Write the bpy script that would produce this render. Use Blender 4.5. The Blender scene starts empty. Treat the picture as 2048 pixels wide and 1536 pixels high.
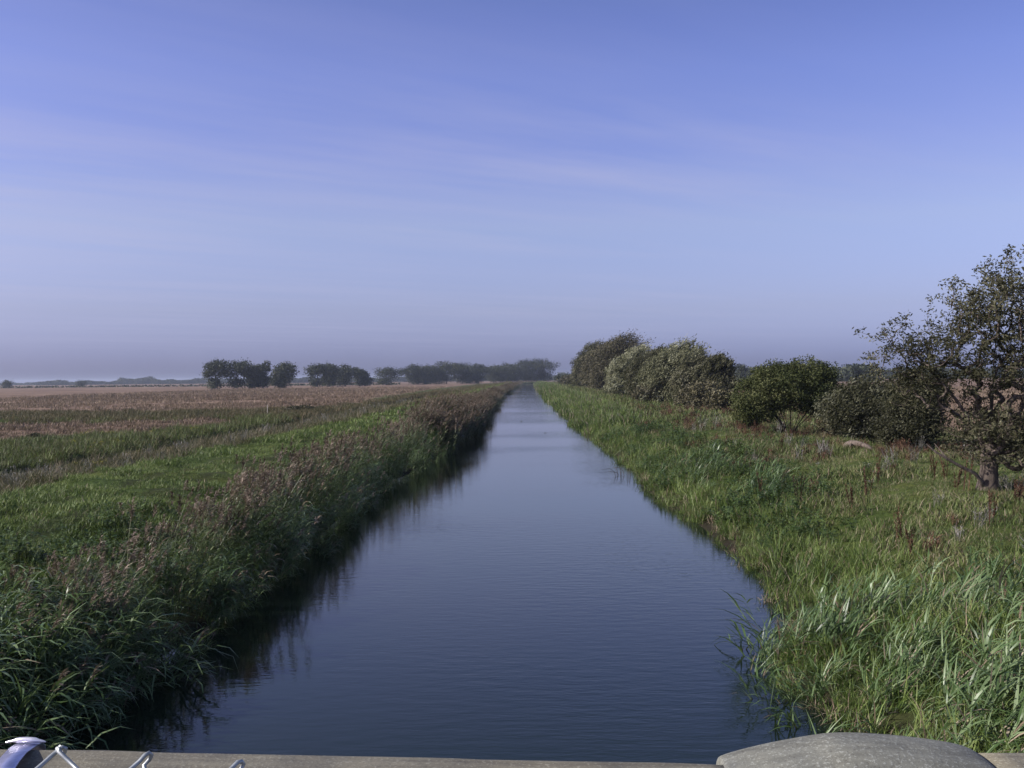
import bpy, math
import numpy as np
from mathutils import Vector, Matrix

R = math.radians
sc = bpy.context.scene
COL = sc.collection
rng = np.random.default_rng(11)

# ------------------------------------------------------------------ camera
CAMZ = 4.5
F = 2010.0 / 2048.0
yaw, pitch, roll = R(1.08), R(-0.31), 0.0098
fwd = Vector((-math.sin(yaw) * math.cos(pitch), math.cos(yaw) * math.cos(pitch), math.sin(pitch)))
right0 = fwd.cross(Vector((0, 0, 1))).normalized()
up0 = right0.cross(fwd)
rt = right0 * math.cos(roll) - up0 * math.sin(roll)
up = right0 * math.sin(roll) + up0 * math.cos(roll)
cam_d = bpy.data.cameras.new("camera")
cam = bpy.data.objects.new("camera", cam_d)
COL.objects.link(cam)
M = Matrix((rt, up, -fwd)).transposed().to_4x4()
M.translation = Vector((0, 0, CAMZ))
cam.matrix_world = M
cam_d.lens = 36.0 * F
cam_d.sensor_width = 36.0
cam_d.clip_start = 0.05
cam_d.clip_end = 20000
sc.camera = cam


def ray(px, py):
    """direction through a pixel of the 2048x1536 photograph"""
    x = (px - 1024) / 2010.0
    y = -(py - 768) / 2010.0
    return fwd + rt * x + up * y


def at_z(px, py, z):
    d = ray(px, py)
    t = (z - CAMZ) / d.z
    return Vector((0, 0, CAMZ)) + d * t


def at_y(px, py, Y):
    d = ray(px, py)
    return Vector((0, 0, CAMZ)) + d * (Y / d.y)


# ------------------------------------------------------------------ tagging
def tag(o, label=None, cat=None, group=None, kind=None):
    if label: o["label"] = label
    if cat: o["category"] = cat
    if group: o["group"] = group
    if kind: o["kind"] = kind
    return o


def empty(name, loc, rz=0.0):
    o = bpy.data.objects.new(name, None)
    COL.objects.link(o)
    o.location = loc
    o.rotation_euler = (0, 0, rz)
    o.empty_display_size = 0.2
    return o


def mesh_np(name, V, Fs, mats=(), fmat=None, tone=None, smooth=False, link=True, parent=None):
    """one mesh object from numpy verts and a list of face arrays (each n x k)"""
    V = np.asarray(V, dtype=np.float32)
    if not isinstance(Fs, (list, tuple)):
        Fs = [Fs]
    me = bpy.data.meshes.new(name)
    me.vertices.add(len(V))
    me.vertices.foreach_set("co", V.ravel())
    nl = sum(f.size for f in Fs)
    npol = sum(len(f) for f in Fs)
    if npol:
        me.loops.add(nl)
        me.polygons.add(npol)
        me.loops.foreach_set("vertex_index", np.concatenate([f.ravel() for f in Fs]).astype(np.int32))
        tot = np.concatenate([np.full(len(f), f.shape[1], dtype=np.int32) for f in Fs])
        st = np.concatenate([[0], np.cumsum(tot)[:-1]]).astype(np.int32)
        me.polygons.foreach_set("loop_start", st)
        me.polygons.foreach_set("loop_total", tot)
        if fmat is not None:
            me.polygons.foreach_set("material_index", np.asarray(fmat, dtype=np.int32))
        if smooth:
            me.polygons.foreach_set("use_smooth", np.ones(npol, dtype=bool))
    for m in mats:
        me.materials.append(m)
    me.update(calc_edges=True)
    if tone is not None:
        a = me.attributes.new("tone", 'FLOAT', 'FACE')
        a.data.foreach_set("value", np.asarray(tone, dtype=np.float32))
    o = bpy.data.objects.new(name, me)
    if link:
        COL.objects.link(o)
    if parent is not None:
        o.parent = parent
    return o


# ------------------------------------------------------------------ materials
def new_mat(name):
    m = bpy.data.materials.new(name)
    m.use_nodes = True
    nt = m.node_tree
    for n in list(nt.nodes):
        nt.nodes.remove(n)
    out = nt.nodes.new("ShaderNodeOutputMaterial")
    return m, nt, out


def N(nt, typ, **kw):
    n = nt.nodes.new(typ)
    for k, v in kw.items():
        if k.startswith("in_"):
            n.inputs[k[3:].replace("_", " ")].default_value = v
        else:
            setattr(n, k, v)
    return n


def mixrgb(nt, fac, a, b, mode='MIX'):
    n = nt.nodes.new("ShaderNodeMix")
    n.data_type = 'RGBA'
    n.blend_type = mode
    for sock, v in ((n.inputs[0], fac), (n.inputs[6], a), (n.inputs[7], b)):
        if isinstance(v, bpy.types.NodeSocket):
            nt.links.new(v, sock)
        elif v is not None:
            sock.default_value = v if not isinstance(v, tuple) else (*v[:3], 1)
    return n.outputs[2]


def mth(nt, op, a, b=None, c=None, clamp=False):
    n = nt.nodes.new("ShaderNodeMath")
    n.operation = op
    n.use_clamp = clamp
    for i, v in enumerate((a, b, c)):
        if v is None: continue
        if isinstance(v, bpy.types.NodeSocket):
            nt.links.new(v, n.inputs[i])
        else:
            n.inputs[i].default_value = v
    return n.outputs[0]


def ramp(nt, fac, stops):
    n = nt.nodes.new("ShaderNodeValToRGB")
    cr = n.color_ramp
    while len(cr.elements) < len(stops):
        cr.elements.new(0.5)
    for e, (p, c) in zip(cr.elements, stops):
        e.position = p
        e.color = (*c, 1) if len(c) == 3 else c
    nt.links.new(fac, n.inputs[0])
    return n.outputs[0]


def noise(nt, vec, scale, detail=3, rough=0.55):
    n = nt.nodes.new("ShaderNodeTexNoise")
    n.inputs["Scale"].default_value = scale
    n.inputs["Detail"].default_value = detail
    n.inputs["Roughness"].default_value = rough
    if vec is not None:
        nt.links.new(vec, n.inputs["Vector"])
    return n.outputs["Fac"]


def leaf_mat(name, dark, mid, light, rough=0.5, transl=0.3, patch=0.25, spec=0.3, cut=(0.15, 0.5, 0.95)):
    """leaf colour varies leaf by leaf, plant by plant and over broad patches of the land"""
    m, nt, out = new_mat(name)
    at = N(nt, "ShaderNodeAttribute", attribute_name="tone")
    oi = N(nt, "ShaderNodeObjectInfo")
    ge = N(nt, "ShaderNodeNewGeometry")
    pn = noise(nt, ge.outputs["Position"], patch, 2)
    t = mth(nt, 'MULTIPLY', at.outputs["Fac"], 0.62)
    t = mth(nt, 'ADD', t, mth(nt, 'MULTIPLY', oi.outputs["Random"], 0.22))
    t = mth(nt, 'ADD', t, mth(nt, 'MULTIPLY', mth(nt, 'SUBTRACT', pn, 0.42), 0.9), clamp=True)
    c = ramp(nt, t, [(cut[0], dark), (cut[1], mid), (cut[2], light)])
    pb = N(nt, "ShaderNodeBsdfPrincipled")
    nt.links.new(c, pb.inputs["Base Color"])
    pb.inputs["Roughness"].default_value = rough
    pb.inputs["Specular IOR Level"].default_value = spec
    if transl > 0:
        tr = N(nt, "ShaderNodeBsdfTranslucent")
        nt.links.new(mixrgb(nt, 0.35, c, (0.10, 0.14, 0.02)), tr.inputs["Color"])
        mx = N(nt, "ShaderNodeMixShader")
        mx.inputs[0].default_value = transl
        nt.links.new(pb.outputs[0], mx.inputs[1])
        nt.links.new(tr.outputs[0], mx.inputs[2])
        nt.links.new(mx.outputs[0], out.inputs[0])
    else:
        nt.links.new(pb.outputs[0], out.inputs[0])
    return m


MAT = {}
MAT["reed"] = leaf_mat("reed_leaf", (0.028, 0.042, 0.016), (0.10, 0.130, 0.052), (0.32, 0.34, 0.19), rough=0.42, transl=0.22, spec=0.4)
MAT["reed_blue"] = leaf_mat("reed_leaf_bluish", (0.028, 0.052, 0.016), (0.090, 0.150, 0.045), (0.24, 0.31, 0.15), rough=0.4, transl=0.25, spec=0.45)
MAT["plume"] = leaf_mat("reed_plume", (0.075, 0.053, 0.040), (0.21, 0.158, 0.120), (0.42, 0.34, 0.27), rough=0.8, transl=0.2)
MAT["deadreed"] = leaf_mat("dead_reed", (0.11, 0.075, 0.045), (0.26, 0.20, 0.135), (0.42, 0.35, 0.25), rough=0.7, transl=0.15)
MAT["sedge"] = leaf_mat("sedge_leaf", (0.034, 0.064, 0.012), (0.125, 0.185, 0.040), (0.30, 0.36, 0.12), rough=0.45, transl=0.3, patch=0.35)
MAT["grass"] = leaf_mat("short_grass", (0.040, 0.068, 0.015), (0.125, 0.185, 0.042), (0.26, 0.31, 0.095), rough=0.55, transl=0.25, patch=0.45)
MAT["grassr"] = leaf_mat("rough_grass", (0.044, 0.064, 0.018), (0.115, 0.160, 0.042), (0.25, 0.26, 0.10), rough=0.55, transl=0.22, patch=0.4)
MAT["weed"] = leaf_mat("broad_leaf_weed", (0.024, 0.048, 0.012), (0.075, 0.120, 0.030), (0.17, 0.22, 0.075), rough=0.5, transl=0.25)
MAT["rush"] = leaf_mat("rush_leaf", (0.042, 0.052, 0.020), (0.105, 0.105, 0.042), (0.18, 0.15, 0.075), rough=0.6, transl=0.2, patch=0.12)
MAT["brownrush"] = leaf_mat("brown_rush_leaf", (0.055, 0.045, 0.022), (0.125, 0.095, 0.045), (0.22, 0.17, 0.10), rough=0.7, transl=0.2, patch=0.08)
MAT["grey"] = leaf_mat("grey_weed", (0.07, 0.075, 0.060), (0.19, 0.18, 0.15), (0.36, 0.33, 0.30), rough=0.7, transl=0.1)
MAT["straw"] = leaf_mat("straw", (0.11, 0.073, 0.052), (0.25, 0.178, 0.128), (0.44, 0.34, 0.245), rough=0.8, transl=0.15, patch=0.02)
MAT["dock"] = leaf_mat("dock_seed", (0.045, 0.022, 0.014), (0.105, 0.052, 0.032), (0.18, 0.10, 0.06), rough=0.8, transl=0.1)
MAT["yellow"] = leaf_mat("yellow_flower", (0.20, 0.20, 0.02), (0.42, 0.38, 0.03), (0.6, 0.52, 0.06), rough=0.7, transl=0.2)
MAT["white"] = leaf_mat("white_flower", (0.35, 0.34, 0.30), (0.6, 0.58, 0.54), (0.75, 0.74, 0.7), rough=0.7, transl=0.2)
MAT["willow"] = leaf_mat("willow_leaf", (0.030, 0.030, 0.016), (0.088, 0.085, 0.045), (0.27, 0.26, 0.17), rough=0.65, spec=0.15, transl=0.2, patch=0.8, cut=(0.1, 0.55, 1.0))
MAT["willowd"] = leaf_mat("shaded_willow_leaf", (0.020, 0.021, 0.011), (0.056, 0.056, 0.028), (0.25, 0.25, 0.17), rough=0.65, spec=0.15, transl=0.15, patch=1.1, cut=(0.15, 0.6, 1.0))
MAT["willowp"] = leaf_mat("pale_willow_leaf", (0.050, 0.053, 0.026), (0.18, 0.18, 0.10), (0.48, 0.48, 0.34), rough=0.65, spec=0.15, transl=0.2, patch=0.5, cut=(0.1, 0.5, 0.95))
MAT["thorn"] = leaf_mat("dark_bush_leaf", (0.020, 0.028, 0.010), (0.056, 0.068, 0.022), (0.16, 0.165, 0.07), rough=0.65, spec=0.15, transl=0.18, patch=0.7)
MAT["brownbush"] = leaf_mat("brown_bush_leaf", (0.034, 0.030, 0.016), (0.095, 0.084, 0.044), (0.20, 0.18, 0.10), rough=0.6, transl=0.15, patch=0.5)
MAT["far"] = leaf_mat("poplar_leaf", (0.014, 0.020, 0.010), (0.033, 0.042, 0.020), (0.085, 0.095, 0.048), rough=0.6, transl=0.12, patch=0.06)


def bark(name, c1, c2):
    m, nt, out = new_mat(name)
    tc = N(nt, "ShaderNodeTexCoord")
    mp = N(nt, "ShaderNodeMapping")
    mp.inputs["Scale"].default_value = (14, 14, 3)
    nt.links.new(tc.outputs["Object"], mp.inputs[0])
    nz = noise(nt, mp.outputs[0], 1.0, 6, 0.65)
    c = ramp(nt, nz, [(0.3, c1), (0.7, c2)])
    pb = N(nt, "ShaderNodeBsdfPrincipled")
    pb.inputs["Roughness"].default_value = 0.9
    nt.links.new(c, pb.inputs["Base Color"])
    b = N(nt, "ShaderNodeBump")
    b.inputs["Strength"].default_value = 0.8
    b.inputs["Distance"].default_value = 0.03
    nt.links.new(nz, b.inputs["Height"])
    nt.links.new(b.outputs[0], pb.inputs["Normal"])
    nt.links.new(pb.outputs[0], out.inputs[0])
    return m


MAT["bark"] = bark("willow_bark", (0.035, 0.027, 0.021), (0.15, 0.115, 0.09))
MAT["barkd"] = bark("dark_bark", (0.025, 0.020, 0.016), (0.08, 0.062, 0.05))
MAT["log"] = bark("bleached_wood", (0.045, 0.035, 0.028), (0.22, 0.17, 0.135))

# ------------------------------------------------------------------ terrain
YL = np.array([-60, 0, 20, 40, 60, 75, 100, 150, 205, 335, 700, 2000.])
XL = np.array([6.0, 6.0, 6.25, 6.2, 5.6, 5.25, 5.4, 6.4, 7.6, 8.4, 8.0, 8.0])
YR = np.array([-60, 8, 12, 14, 16, 17.5, 19.5, 27, 39, 65, 117, 174, 500, 2000.])
XR = np.array([4.0, 4.1, 3.95, 3.85, 4.0, 4.5, 5.0, 4.9, 4.5, 4.65, 4.5, 4.2, 3.4, 3.4])


def bend(y):
    y = np.asarray(y, dtype=float)
    t = np.clip(y - 840, 0, 160)
    return t * t / 320.0 + np.clip(y - 1000, 0, None) * 1.0


def _hash2(ix, iy, seed):
    h = (ix.astype(np.int64) * 374761393 + iy.astype(np.int64) * 668265263 + seed * 982451653) & 0x7fffffff
    h = ((h ^ (h >> 13)) * 1274126177) & 0x7fffffff
    return ((h ^ (h >> 16)) & 0xffff) / 65535.0


def vnoise(x, y, s, seed=0):
    x = np.asarray(x, float) / s
    y = np.asarray(y, float) / s
    ix = np.floor(x); iy = np.floor(y)
    fx = x - ix; fy = y - iy
    fx = fx * fx * (3 - 2 * fx); fy = fy * fy * (3 - 2 * fy)
    a = _hash2(ix, iy, seed); b = _hash2(ix + 1, iy, seed)
    c = _hash2(ix, iy + 1, seed); d = _hash2(ix + 1, iy + 1, seed)
    return (a + (b - a) * fx) * (1 - fy) + (c + (d - c) * fx) * fy


def sides(x, y):
    u = np.asarray(x, float) - bend(y)
    wob = (vnoise(y, 0 * y, 3.0, 5) - 0.5) * 0.5 + (vnoise(y, 0 * y, 11.0, 6) - 0.5) * 0.7
    wob2 = (vnoise(y, 0 * y, 2.5, 7) - 0.5) * 0.5 + (vnoise(y, 0 * y, 9.0, 8) - 0.5) * 0.7
    sl = -np.interp(y, YL, XL) + wob - u
    sr = u - np.interp(y, YR, XR) - wob2
    return sl, sr


SL = np.array([-9, -1.5, -0.3, 0.2, 1.3, 2.8, 4.4, 8.4, 10.5, 14, 15.2, 16.0, 17.2, 17.8, 21, 30, 60, 6000.])
ZL = np.array([-1.6, -1.3, -0.35, 0.08, 0.5, 1.0, 1.3, 1.35, 0.85, 0.5, 0.35, 0.12, 0.12, 0.72, 0.65, 0.5, 0.5, 0.4])
SR = np.array([-9, -1.5, -0.3, 0.2, 1.5, 3.5, 6.0, 9, 14, 25, 60, 6000.])
ZR = np.array([-1.6, -1.3, -0.35, 0.08, 0.45, 0.95, 1.25, 1.3, 1.15, 1.0, 0.9, 0.6])


def ground(x, y):
    x = np.asarray(x, float); y = np.asarray(y, float)
    sl, sr = sides(x, y)
    zl = np.interp(sl, SL, ZL)
    zr = np.interp(sr, SR, ZR)
    z = np.where(sl > sr, zl, zr)
    land = np.clip(np.maximum(sl, sr), 0, 2) / 2
    amp = 1.0
    z = z + land * amp * ((vnoise(x, y, 1.2, 1) - 0.5) * 0.30 + (vnoise(x, y, 4.0, 2) - 0.5) * 0.26 + (vnoise(x, y, 0.6, 3) - 0.5) * 0.08)
    return z


def gz(x, y):
    return float(ground(np.array([x]), np.array([y]))[0])


def covers(x, y):
    """how much of green grass, brown rush and straw field grows at a point (0..1 each)"""
    sl, sr = sides(x, y)
    w = (vnoise(x, y, 9, 21) - 0.5) * 5 + (vnoise(x, y, 3, 22) - 0.5) * 2
    w2 = (vnoise(x, y, 25, 23) - 0.5) * 18
    left = sl > sr
    # the straw field on the left starts beyond the rushes, and right beside the ditch farther off
    edge = np.interp(y, [0, 56, 66, 85, 118, 268, 500, 900], [200, 200, 27, 22, 21, 28, 34, 34])
    f_l = np.clip((sl - edge - w) / 2.5 + 0.5, 0, 1)
    band = np.clip((y + w2 * 0.7 - 97) / 9, 0, 1) * np.clip((134 - (y + w2 * 0.9)) / 9, 0, 1) * np.clip((sl - 17) / 4, 0, 1)
    f_r = np.clip((sr - 19 - w * 0.7) / 3 + 0.5, 0, 1)
    field = np.where(left, f_l * (1 - band), f_r)
    rush = np.where(left, np.maximum(band, np.clip((vnoise(x, y, 7, 31) - 0.45) * 4, 0, 1) * np.clip((sl - 9) / 3, 0, 1) * (1 - f_l)), 0)
    return field, rush


def axis_list(fine, step, far, grow):
    v = [0.0]; s = step
    while v[-1] < far:
        if v[-1] > fine: s *= grow
        v.append(v[-1] + s)
    return np.array(v)


xs = axis_list(34, 0.4, 6000, 1.09)
xs = np.concatenate([-xs[::-1][:-1], xs])
ys = axis_list(60, 0.45, 6000, 1.022)
ys = np.concatenate([-np.array([30., 20, 12, 8, 6, 4, 2, 1]), ys])
GX, GY = np.meshgrid(xs, ys)
WX = GX + bend(np.minimum(GY, 1100)) * np.clip(1 - np.abs(GX) / 400, 0, 1)
x_, y_ = WX.ravel(), GY.ravel()
z_ = ground(x_, y_)
z_[y_ > 1150] = np.maximum(z_[y_ > 1150], 0.4)
nx, ny = len(xs), len(ys)
idx = np.arange(nx * ny).reshape(ny, nx)
quads = np.stack([idx[:-1, :-1], idx[:-1, 1:], idx[1:, 1:], idx[1:, :-1]], -1).reshape(-1, 4)

m, nt, out = new_mat("ground_cover")
at = N(nt, "ShaderNodeAttribute", attribute_name="cover")
sep = N(nt, "ShaderNodeSeparateColor")
nt.links.new(at.outputs["Color"], sep.inputs[0])
ge = N(nt, "ShaderNodeNewGeometry")
mp = N(nt, "ShaderNodeMapping")
mp.inputs["Scale"].default_value = (0.5, 1.0, 1)
nt.links.new(ge.outputs["Position"], mp.inputs[0])
n1 = noise(nt, ge.outputs["Position"], 6.0, 5, 0.7)
n2 = noise(nt, ge.outputs["Position"], 0.35, 4, 0.6)
n3 = noise(nt, mp.outputs[0], 0.05, 5, 0.7)
n4 = noise(nt, mp.outputs[0], 0.9, 5, 0.75)
g = ramp(nt, n1, [(0.3, (0.030, 0.045, 0.012)), (0.7, (0.095, 0.125, 0.035))])
g2 = ramp(nt, n2, [(0.35, (0.7, 0.8, 0.7)), (0.65, (1.15, 1.0, 0.9))])
g = mixrgb(nt, 1.0, g, g2, 'MULTIPLY')
fl = ramp(nt, n3, [(0.32, (0.12, 0.085, 0.060)), (0.5, (0.20, 0.142, 0.105)), (0.68, (0.30, 0.23, 0.165))])
fd = ramp(nt, n4, [(0.3, (0.55, 0.5, 0.5)), (0.6, (1.1, 1.05, 1.0))])
fl = mixrgb(nt, 1.0, fl, fd, 'MULTIPLY')
ru = ramp(nt, n4, [(0.3, (0.045, 0.042, 0.018)), (0.7, (0.12, 0.095, 0.045))])
c = mixrgb(nt, sep.outputs[0], g, fl)
c = mixrgb(nt, sep.outputs[1], c, ru)
c = mixrgb(nt, sep.outputs[2], c, (0.022, 0.018, 0.012))
pb = N(nt, "ShaderNodeBsdfPrincipled")
pb.inputs["Roughness"].default_value = 0.95
pb.inputs["Specular IOR Level"].default_value = 0.1
nt.links.new(c, pb.inputs["Base Color"])
bp = N(nt, "ShaderNodeBump")
bp.inputs["Strength"].default_value = 0.7
bp.inputs["Distance"].default_value = 0.08
nt.links.new(n1, bp.inputs["Height"])
nt.links.new(bp.outputs[0], pb.inputs["Normal"])
nt.links.new(pb.outputs[0], out.inputs[0])
MAT["ground"] = m
gr = mesh_np("ground", np.stack([x_, y_, z_], -1), quads, [m], smooth=True)
fld, rsh = covers(x_, y_)
sl_, sr_ = sides(x_, y_)
s_ = np.maximum(sl_, sr_)
trk = (0.55 * np.exp(-((sl_ - 4.6) / 0.35) ** 2) + 0.55 * np.exp(-((sl_ - 6.3) / 0.35) ** 2)) * (sl_ > sr_)
mud = trk + np.clip(1.2 - s_, 0, 1) + np.clip(1 - np.abs(sl_ - 16.6) / 1.2, 0, 1)
cv = np.stack([fld, rsh, np.clip(mud, 0, 1), np.ones_like(fld)], -1).astype(np.float32)
a = gr.data.attributes.new("cover", 'FLOAT_COLOR', 'POINT')
a.data.foreach_set("color", cv.ravel())
tag(gr, "flat grassy canal banks running into wide straw coloured fields", "ground", kind="structure")

# ------------------------------------------------------------------ water
m, nt, out = new_mat("canal_water")
ge = N(nt, "ShaderNodeNewGeometry")
mp = N(nt, "ShaderNodeMapping"); mp.inputs["Scale"].default_value = (0.35, 1.0, 1)
nt.links.new(ge.outputs["Position"], mp.inputs[0])
w1 = noise(nt, mp.outputs[0], 5.0, 3, 0.55)
w2 = noise(nt, mp.outputs[0], 16.0, 2, 0.5)
w3 = noise(nt, ge.outputs["Position"], 0.06, 2, 0.5)
amp = ramp(nt, w3, [(0.35, (0.25,) * 3), (0.5, (0.8,) * 3), (0.68, (2.2,) * 3)])
hgt = mth(nt, 'MULTIPLY', mth(nt, 'ADD', w1, mth(nt, 'MULTIPLY', w2, 0.3)), amp)
bp = N(nt, "ShaderNodeBump")
bp.inputs["Strength"].default_value = 1.0
bp.inputs["Distance"].default_value = 0.0055
nt.links.new(hgt, bp.inputs["Height"])
pb = N(nt, "ShaderNodeBsdfPrincipled")
pb.inputs["Base Color"].default_value = (0.009, 0.015, 0.011, 1)
pb.inputs["Roughness"].default_value = 0.04
pb.inputs["IOR"].default_value = 1.33
pb.inputs["Specular Tint"].default_value = (0.80, 1.0, 0.32, 1)
nt.links.new(bp.outputs[0], pb.inputs["Normal"])
nt.links.new(pb.outputs[0], out.inputs[0])
MAT["water"] = m
wy = np.concatenate([np.arange(-30, 200, 10.), np.arange(200, 1200, 20.)])
cy = bend(wy)
V = np.concatenate([np.stack([cy - 11, wy, 0 * wy], -1), np.stack([cy + 8, wy, 0 * wy], -1)])
n = len(wy)
i = np.arange(n - 1)
wt = mesh_np("water", V, np.stack([i, i + n, i + n + 1, i + 1], -1), [m])
tag(wt, "long straight canal of dark rippled water between reedy banks", "canal", kind="structure")

# ------------------------------------------------------------------ plant shapes
def blades(base, az, length, lean, curl, width, seg=3, twist=None, tip=0.1, rg=rng):
    """curved tapering leaves: returns verts and quads"""
    n = len(az)
    t = np.linspace(0, 1, seg + 1)
    th = lean[:, None] + curl[:, None] * t[None, :]
    thm = (th[:, 1:] + th[:, :-1]) / 2
    st = (length / seg)[:, None]
    hx = np.concatenate([np.zeros((n, 1)), np.cumsum(np.sin(thm) * st, 1)], 1)
    hz = np.concatenate([np.zeros((n, 1)), np.cumsum(np.cos(thm) * st, 1)], 1)
    ca, sa = np.cos(az)[:, None], np.sin(az)[:, None]
    P = np.stack([base[:, 0:1] + hx * ca, base[:, 1:2] + hx * sa, base[:, 2:3] + hz], -1)
    if twist is None:
        twist = rg.uniform(-0.9, 0.9, n)
    side = np.stack([-np.sin(az + twist), np.cos(az + twist), 0 * az], -1)[:, None, :]
    w = 1.35 * width[:, None] * (1 - (1 - tip) * t[None, :] ** 1.6) * np.where(t[None, :] == 0, 0.6, 1.0) * 0.5
    A = P - side * w[:, :, None]
    B = P + side * w[:, :, None]
    V = np.stack([A, B], 2).reshape(-1, 3)
    k = np.arange(n)[:, None] * (2 * (seg + 1)) + np.arange(seg)[None, :] * 2
    Q = np.stack([k, k + 1, k + 3, k + 2], -1).reshape(-1, 4)
    return V, Q, P


class Bag:
    def __init__(s):
        s.V = []; s.Q = []; s.M = []; s.T = []; s.n = 0

    def add(s, V, Q, mat=0, tone=None, seg=None, rg=rng):
        s.V.append(V); s.Q.append(Q + s.n); s.n += len(V)
        s.M.append(np.full(len(Q), mat))
        if tone is None:
            per = rg.random(len(Q) // (seg or 1))
            tone = np.repeat(per, seg or 1)
        s.T.append(tone)

    def out(s, name, mats, link=False, parent=None):
        return mesh_np(name, np.concatenate(s.V), np.concatenate(s.Q), mats, np.concatenate(s.M), np.concatenate(s.T), link=link, parent=parent)


def U(a, b, n): return rng.uniform(a, b, n)


def disc(n, r):
    a = U(0, 2 * math.pi, n); q = r * np.sqrt(rng.random(n))
    return np.stack([q * np.cos(a), q * np.sin(a), np.zeros(n)], -1)


def grass_tuft(n=60, r=0.3, h=(0.1, 0.28), w=(0.006, 0.012), mats=None, curl=(0.3, 1.4), seg=2, dead=0.0):
    b = Bag()
    V, Q, _ = blades(disc(n, r), U(0, 6.283, n), U(*h, n), U(0, 0.5, n), U(*curl, n), U(*w, n), seg)
    md = (rng.random(n) < dead).astype(int)
    b.V.append(V); b.Q.append(Q); b.M.append(np.repeat(md, seg)); b.T.append(np.repeat(rng.random(n), seg)); b.n += len(V)
    return b.out("tuft", mats)


def reed_clump(ns=7, r=0.3, h=(1.5, 2.3), leaf=(0.25, 0.5), nl=8, lw=(0.014, 0.026), plume=0.7, mats=None, lean=(0.08, 0.35), flag=0.9, droop=(0.3, 1.5), first=0.25, dead=0.06):
    """tall reed stems leaning with the wind (+x), leaves streaming the same way, feathery heads"""
    b = Bag()
    base = disc(ns, r)
    az = U(-0.9, 0.9, ns)
    L = U(*h, ns)
    V, Q, P = blades(base, az, L, U(*lean, ns), U(0.0, 0.35, ns), U(0.007, 0.011, ns), 5, tip=0.5)
    b.add(V, Q, 0, seg=5)
    # leaves
    lb = []; la = []; ll = []; le = []; cu = []; lw_ = []
    for s in range(ns):
        for k in range(nl):
            t = first + (0.96 - first) * (k + rng.random() * 0.6) / nl
            f = t * 5; i0 = min(int(f), 4); p = P[s, i0] * (1 - f + i0) + P[s, i0 + 1] * (f - i0)
            lb.append(p)
            la.append(rng.normal(0, 0.75) if rng.random() < flag else rng.uniform(0, 6.28))
            ll.append(rng.uniform(*leaf) * (0.75 + 0.5 * math.sin(math.pi * min(1, t))))
            le.append(rng.uniform(0.35, 1.0)); cu.append(rng.uniform(*droop)); lw_.append(rng.uniform(*lw))
    lb = np.array(lb); n = len(lb)
    V, Q, _ = blades(lb, np.array(la), np.array(ll), np.array(le), np.array(cu), np.array(lw_), 3, tip=0.06)
    isdead = (rng.random(n) < dead).astype(int) * 2
    b.V.append(V); b.Q.append(Q + b.n); b.n += len(V); b.M.append(np.repeat(isdead, 3)); b.T.append(np.repeat(rng.random(n), 3))
    # heads
    for s in range(ns):
        if rng.random() < plume:
            k = 34
            t = rng.random(k)
            tipp = P[s, -1]; d = P[s, -1] - P[s, -2]; d = d / np.linalg.norm(d)
            pb_ = tipp + d * (t[:, None] * 0.30 - 0.05)
            V, Q, _ = blades(pb_, rng.normal(az[s], 0.9, k), U(0.09, 0.20, k) * (1.15 - t * 0.6), U(0.3, 0.9, k), U(0.6, 1.6, k), U(0.014, 0.030, k), 2, tip=0.3)
            b.add(V, Q, 1, seg=2)
    return b.out("reed", mats)


def weed_clump(n=70, r=0.35, h=0.5, leaf=(0.05, 0.11), mats=None):
    b = Bag()
    k = 7
    base = disc(k, r * 0.6)
    V, Q, P = blades(base, U(0, 6.28, k), U(h * 0.6, h * 1.1, k), U(0, 0.3, k), U(0, 0.4, k), U(0.006, 0.01, k), 3, tip=0.5)
    b.add(V, Q, 0, seg=3)
    s = rng.integers(0, k, n); t = U(0.15, 1, n) * 3; i0 = np.minimum(t.astype(int), 2); f = (t - i0)[:, None]
    p = P[s, i0] * (1 - f) + P[s, i0 + 1] * f
    V, Q, _ = blades(p, U(0, 6.28, n), U(*leaf, n), U(0.7, 1.4, n), U(0.1, 0.9, n), U(leaf[0] * 0.6, leaf[1] * 0.55, n), 2, twist=U(-0.3, 0.3, n), tip=0.15)
    b.add(V, Q, 0, seg=2)
    return b.out("weed", mats)


def dry_clump(k=14, h=(0.4, 0.8), mats=None):
    b = Bag()
    base = disc(k, 0.18)
    V, Q, P = blades(base, U(0, 6.28, k), U(*h, k), U(0, 0.35, k), U(0, 0.3, k), U(0.006, 0.010, k), 3, tip=0.4)
    b.add(V, Q, 0, seg=3)
    n = 90
    s = rng.integers(0, k, n); t = U(0.3, 1, n) * 3; i0 = np.minimum(t.astype(int), 2); f = (t - i0)[:, None]
    p = P[s, i0] * (1 - f) + P[s, i0 + 1] * f
    V, Q, _ = blades(p, U(0, 6.28, n), U(0.04, 0.16, n), U(0.3, 1.2, n), U(-0.3, 0.8, n), U(0.008, 0.02, n), 2, tip=0.4)
    b.add(V, Q, 0, seg=2)
    return b.out("dry", mats)


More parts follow.
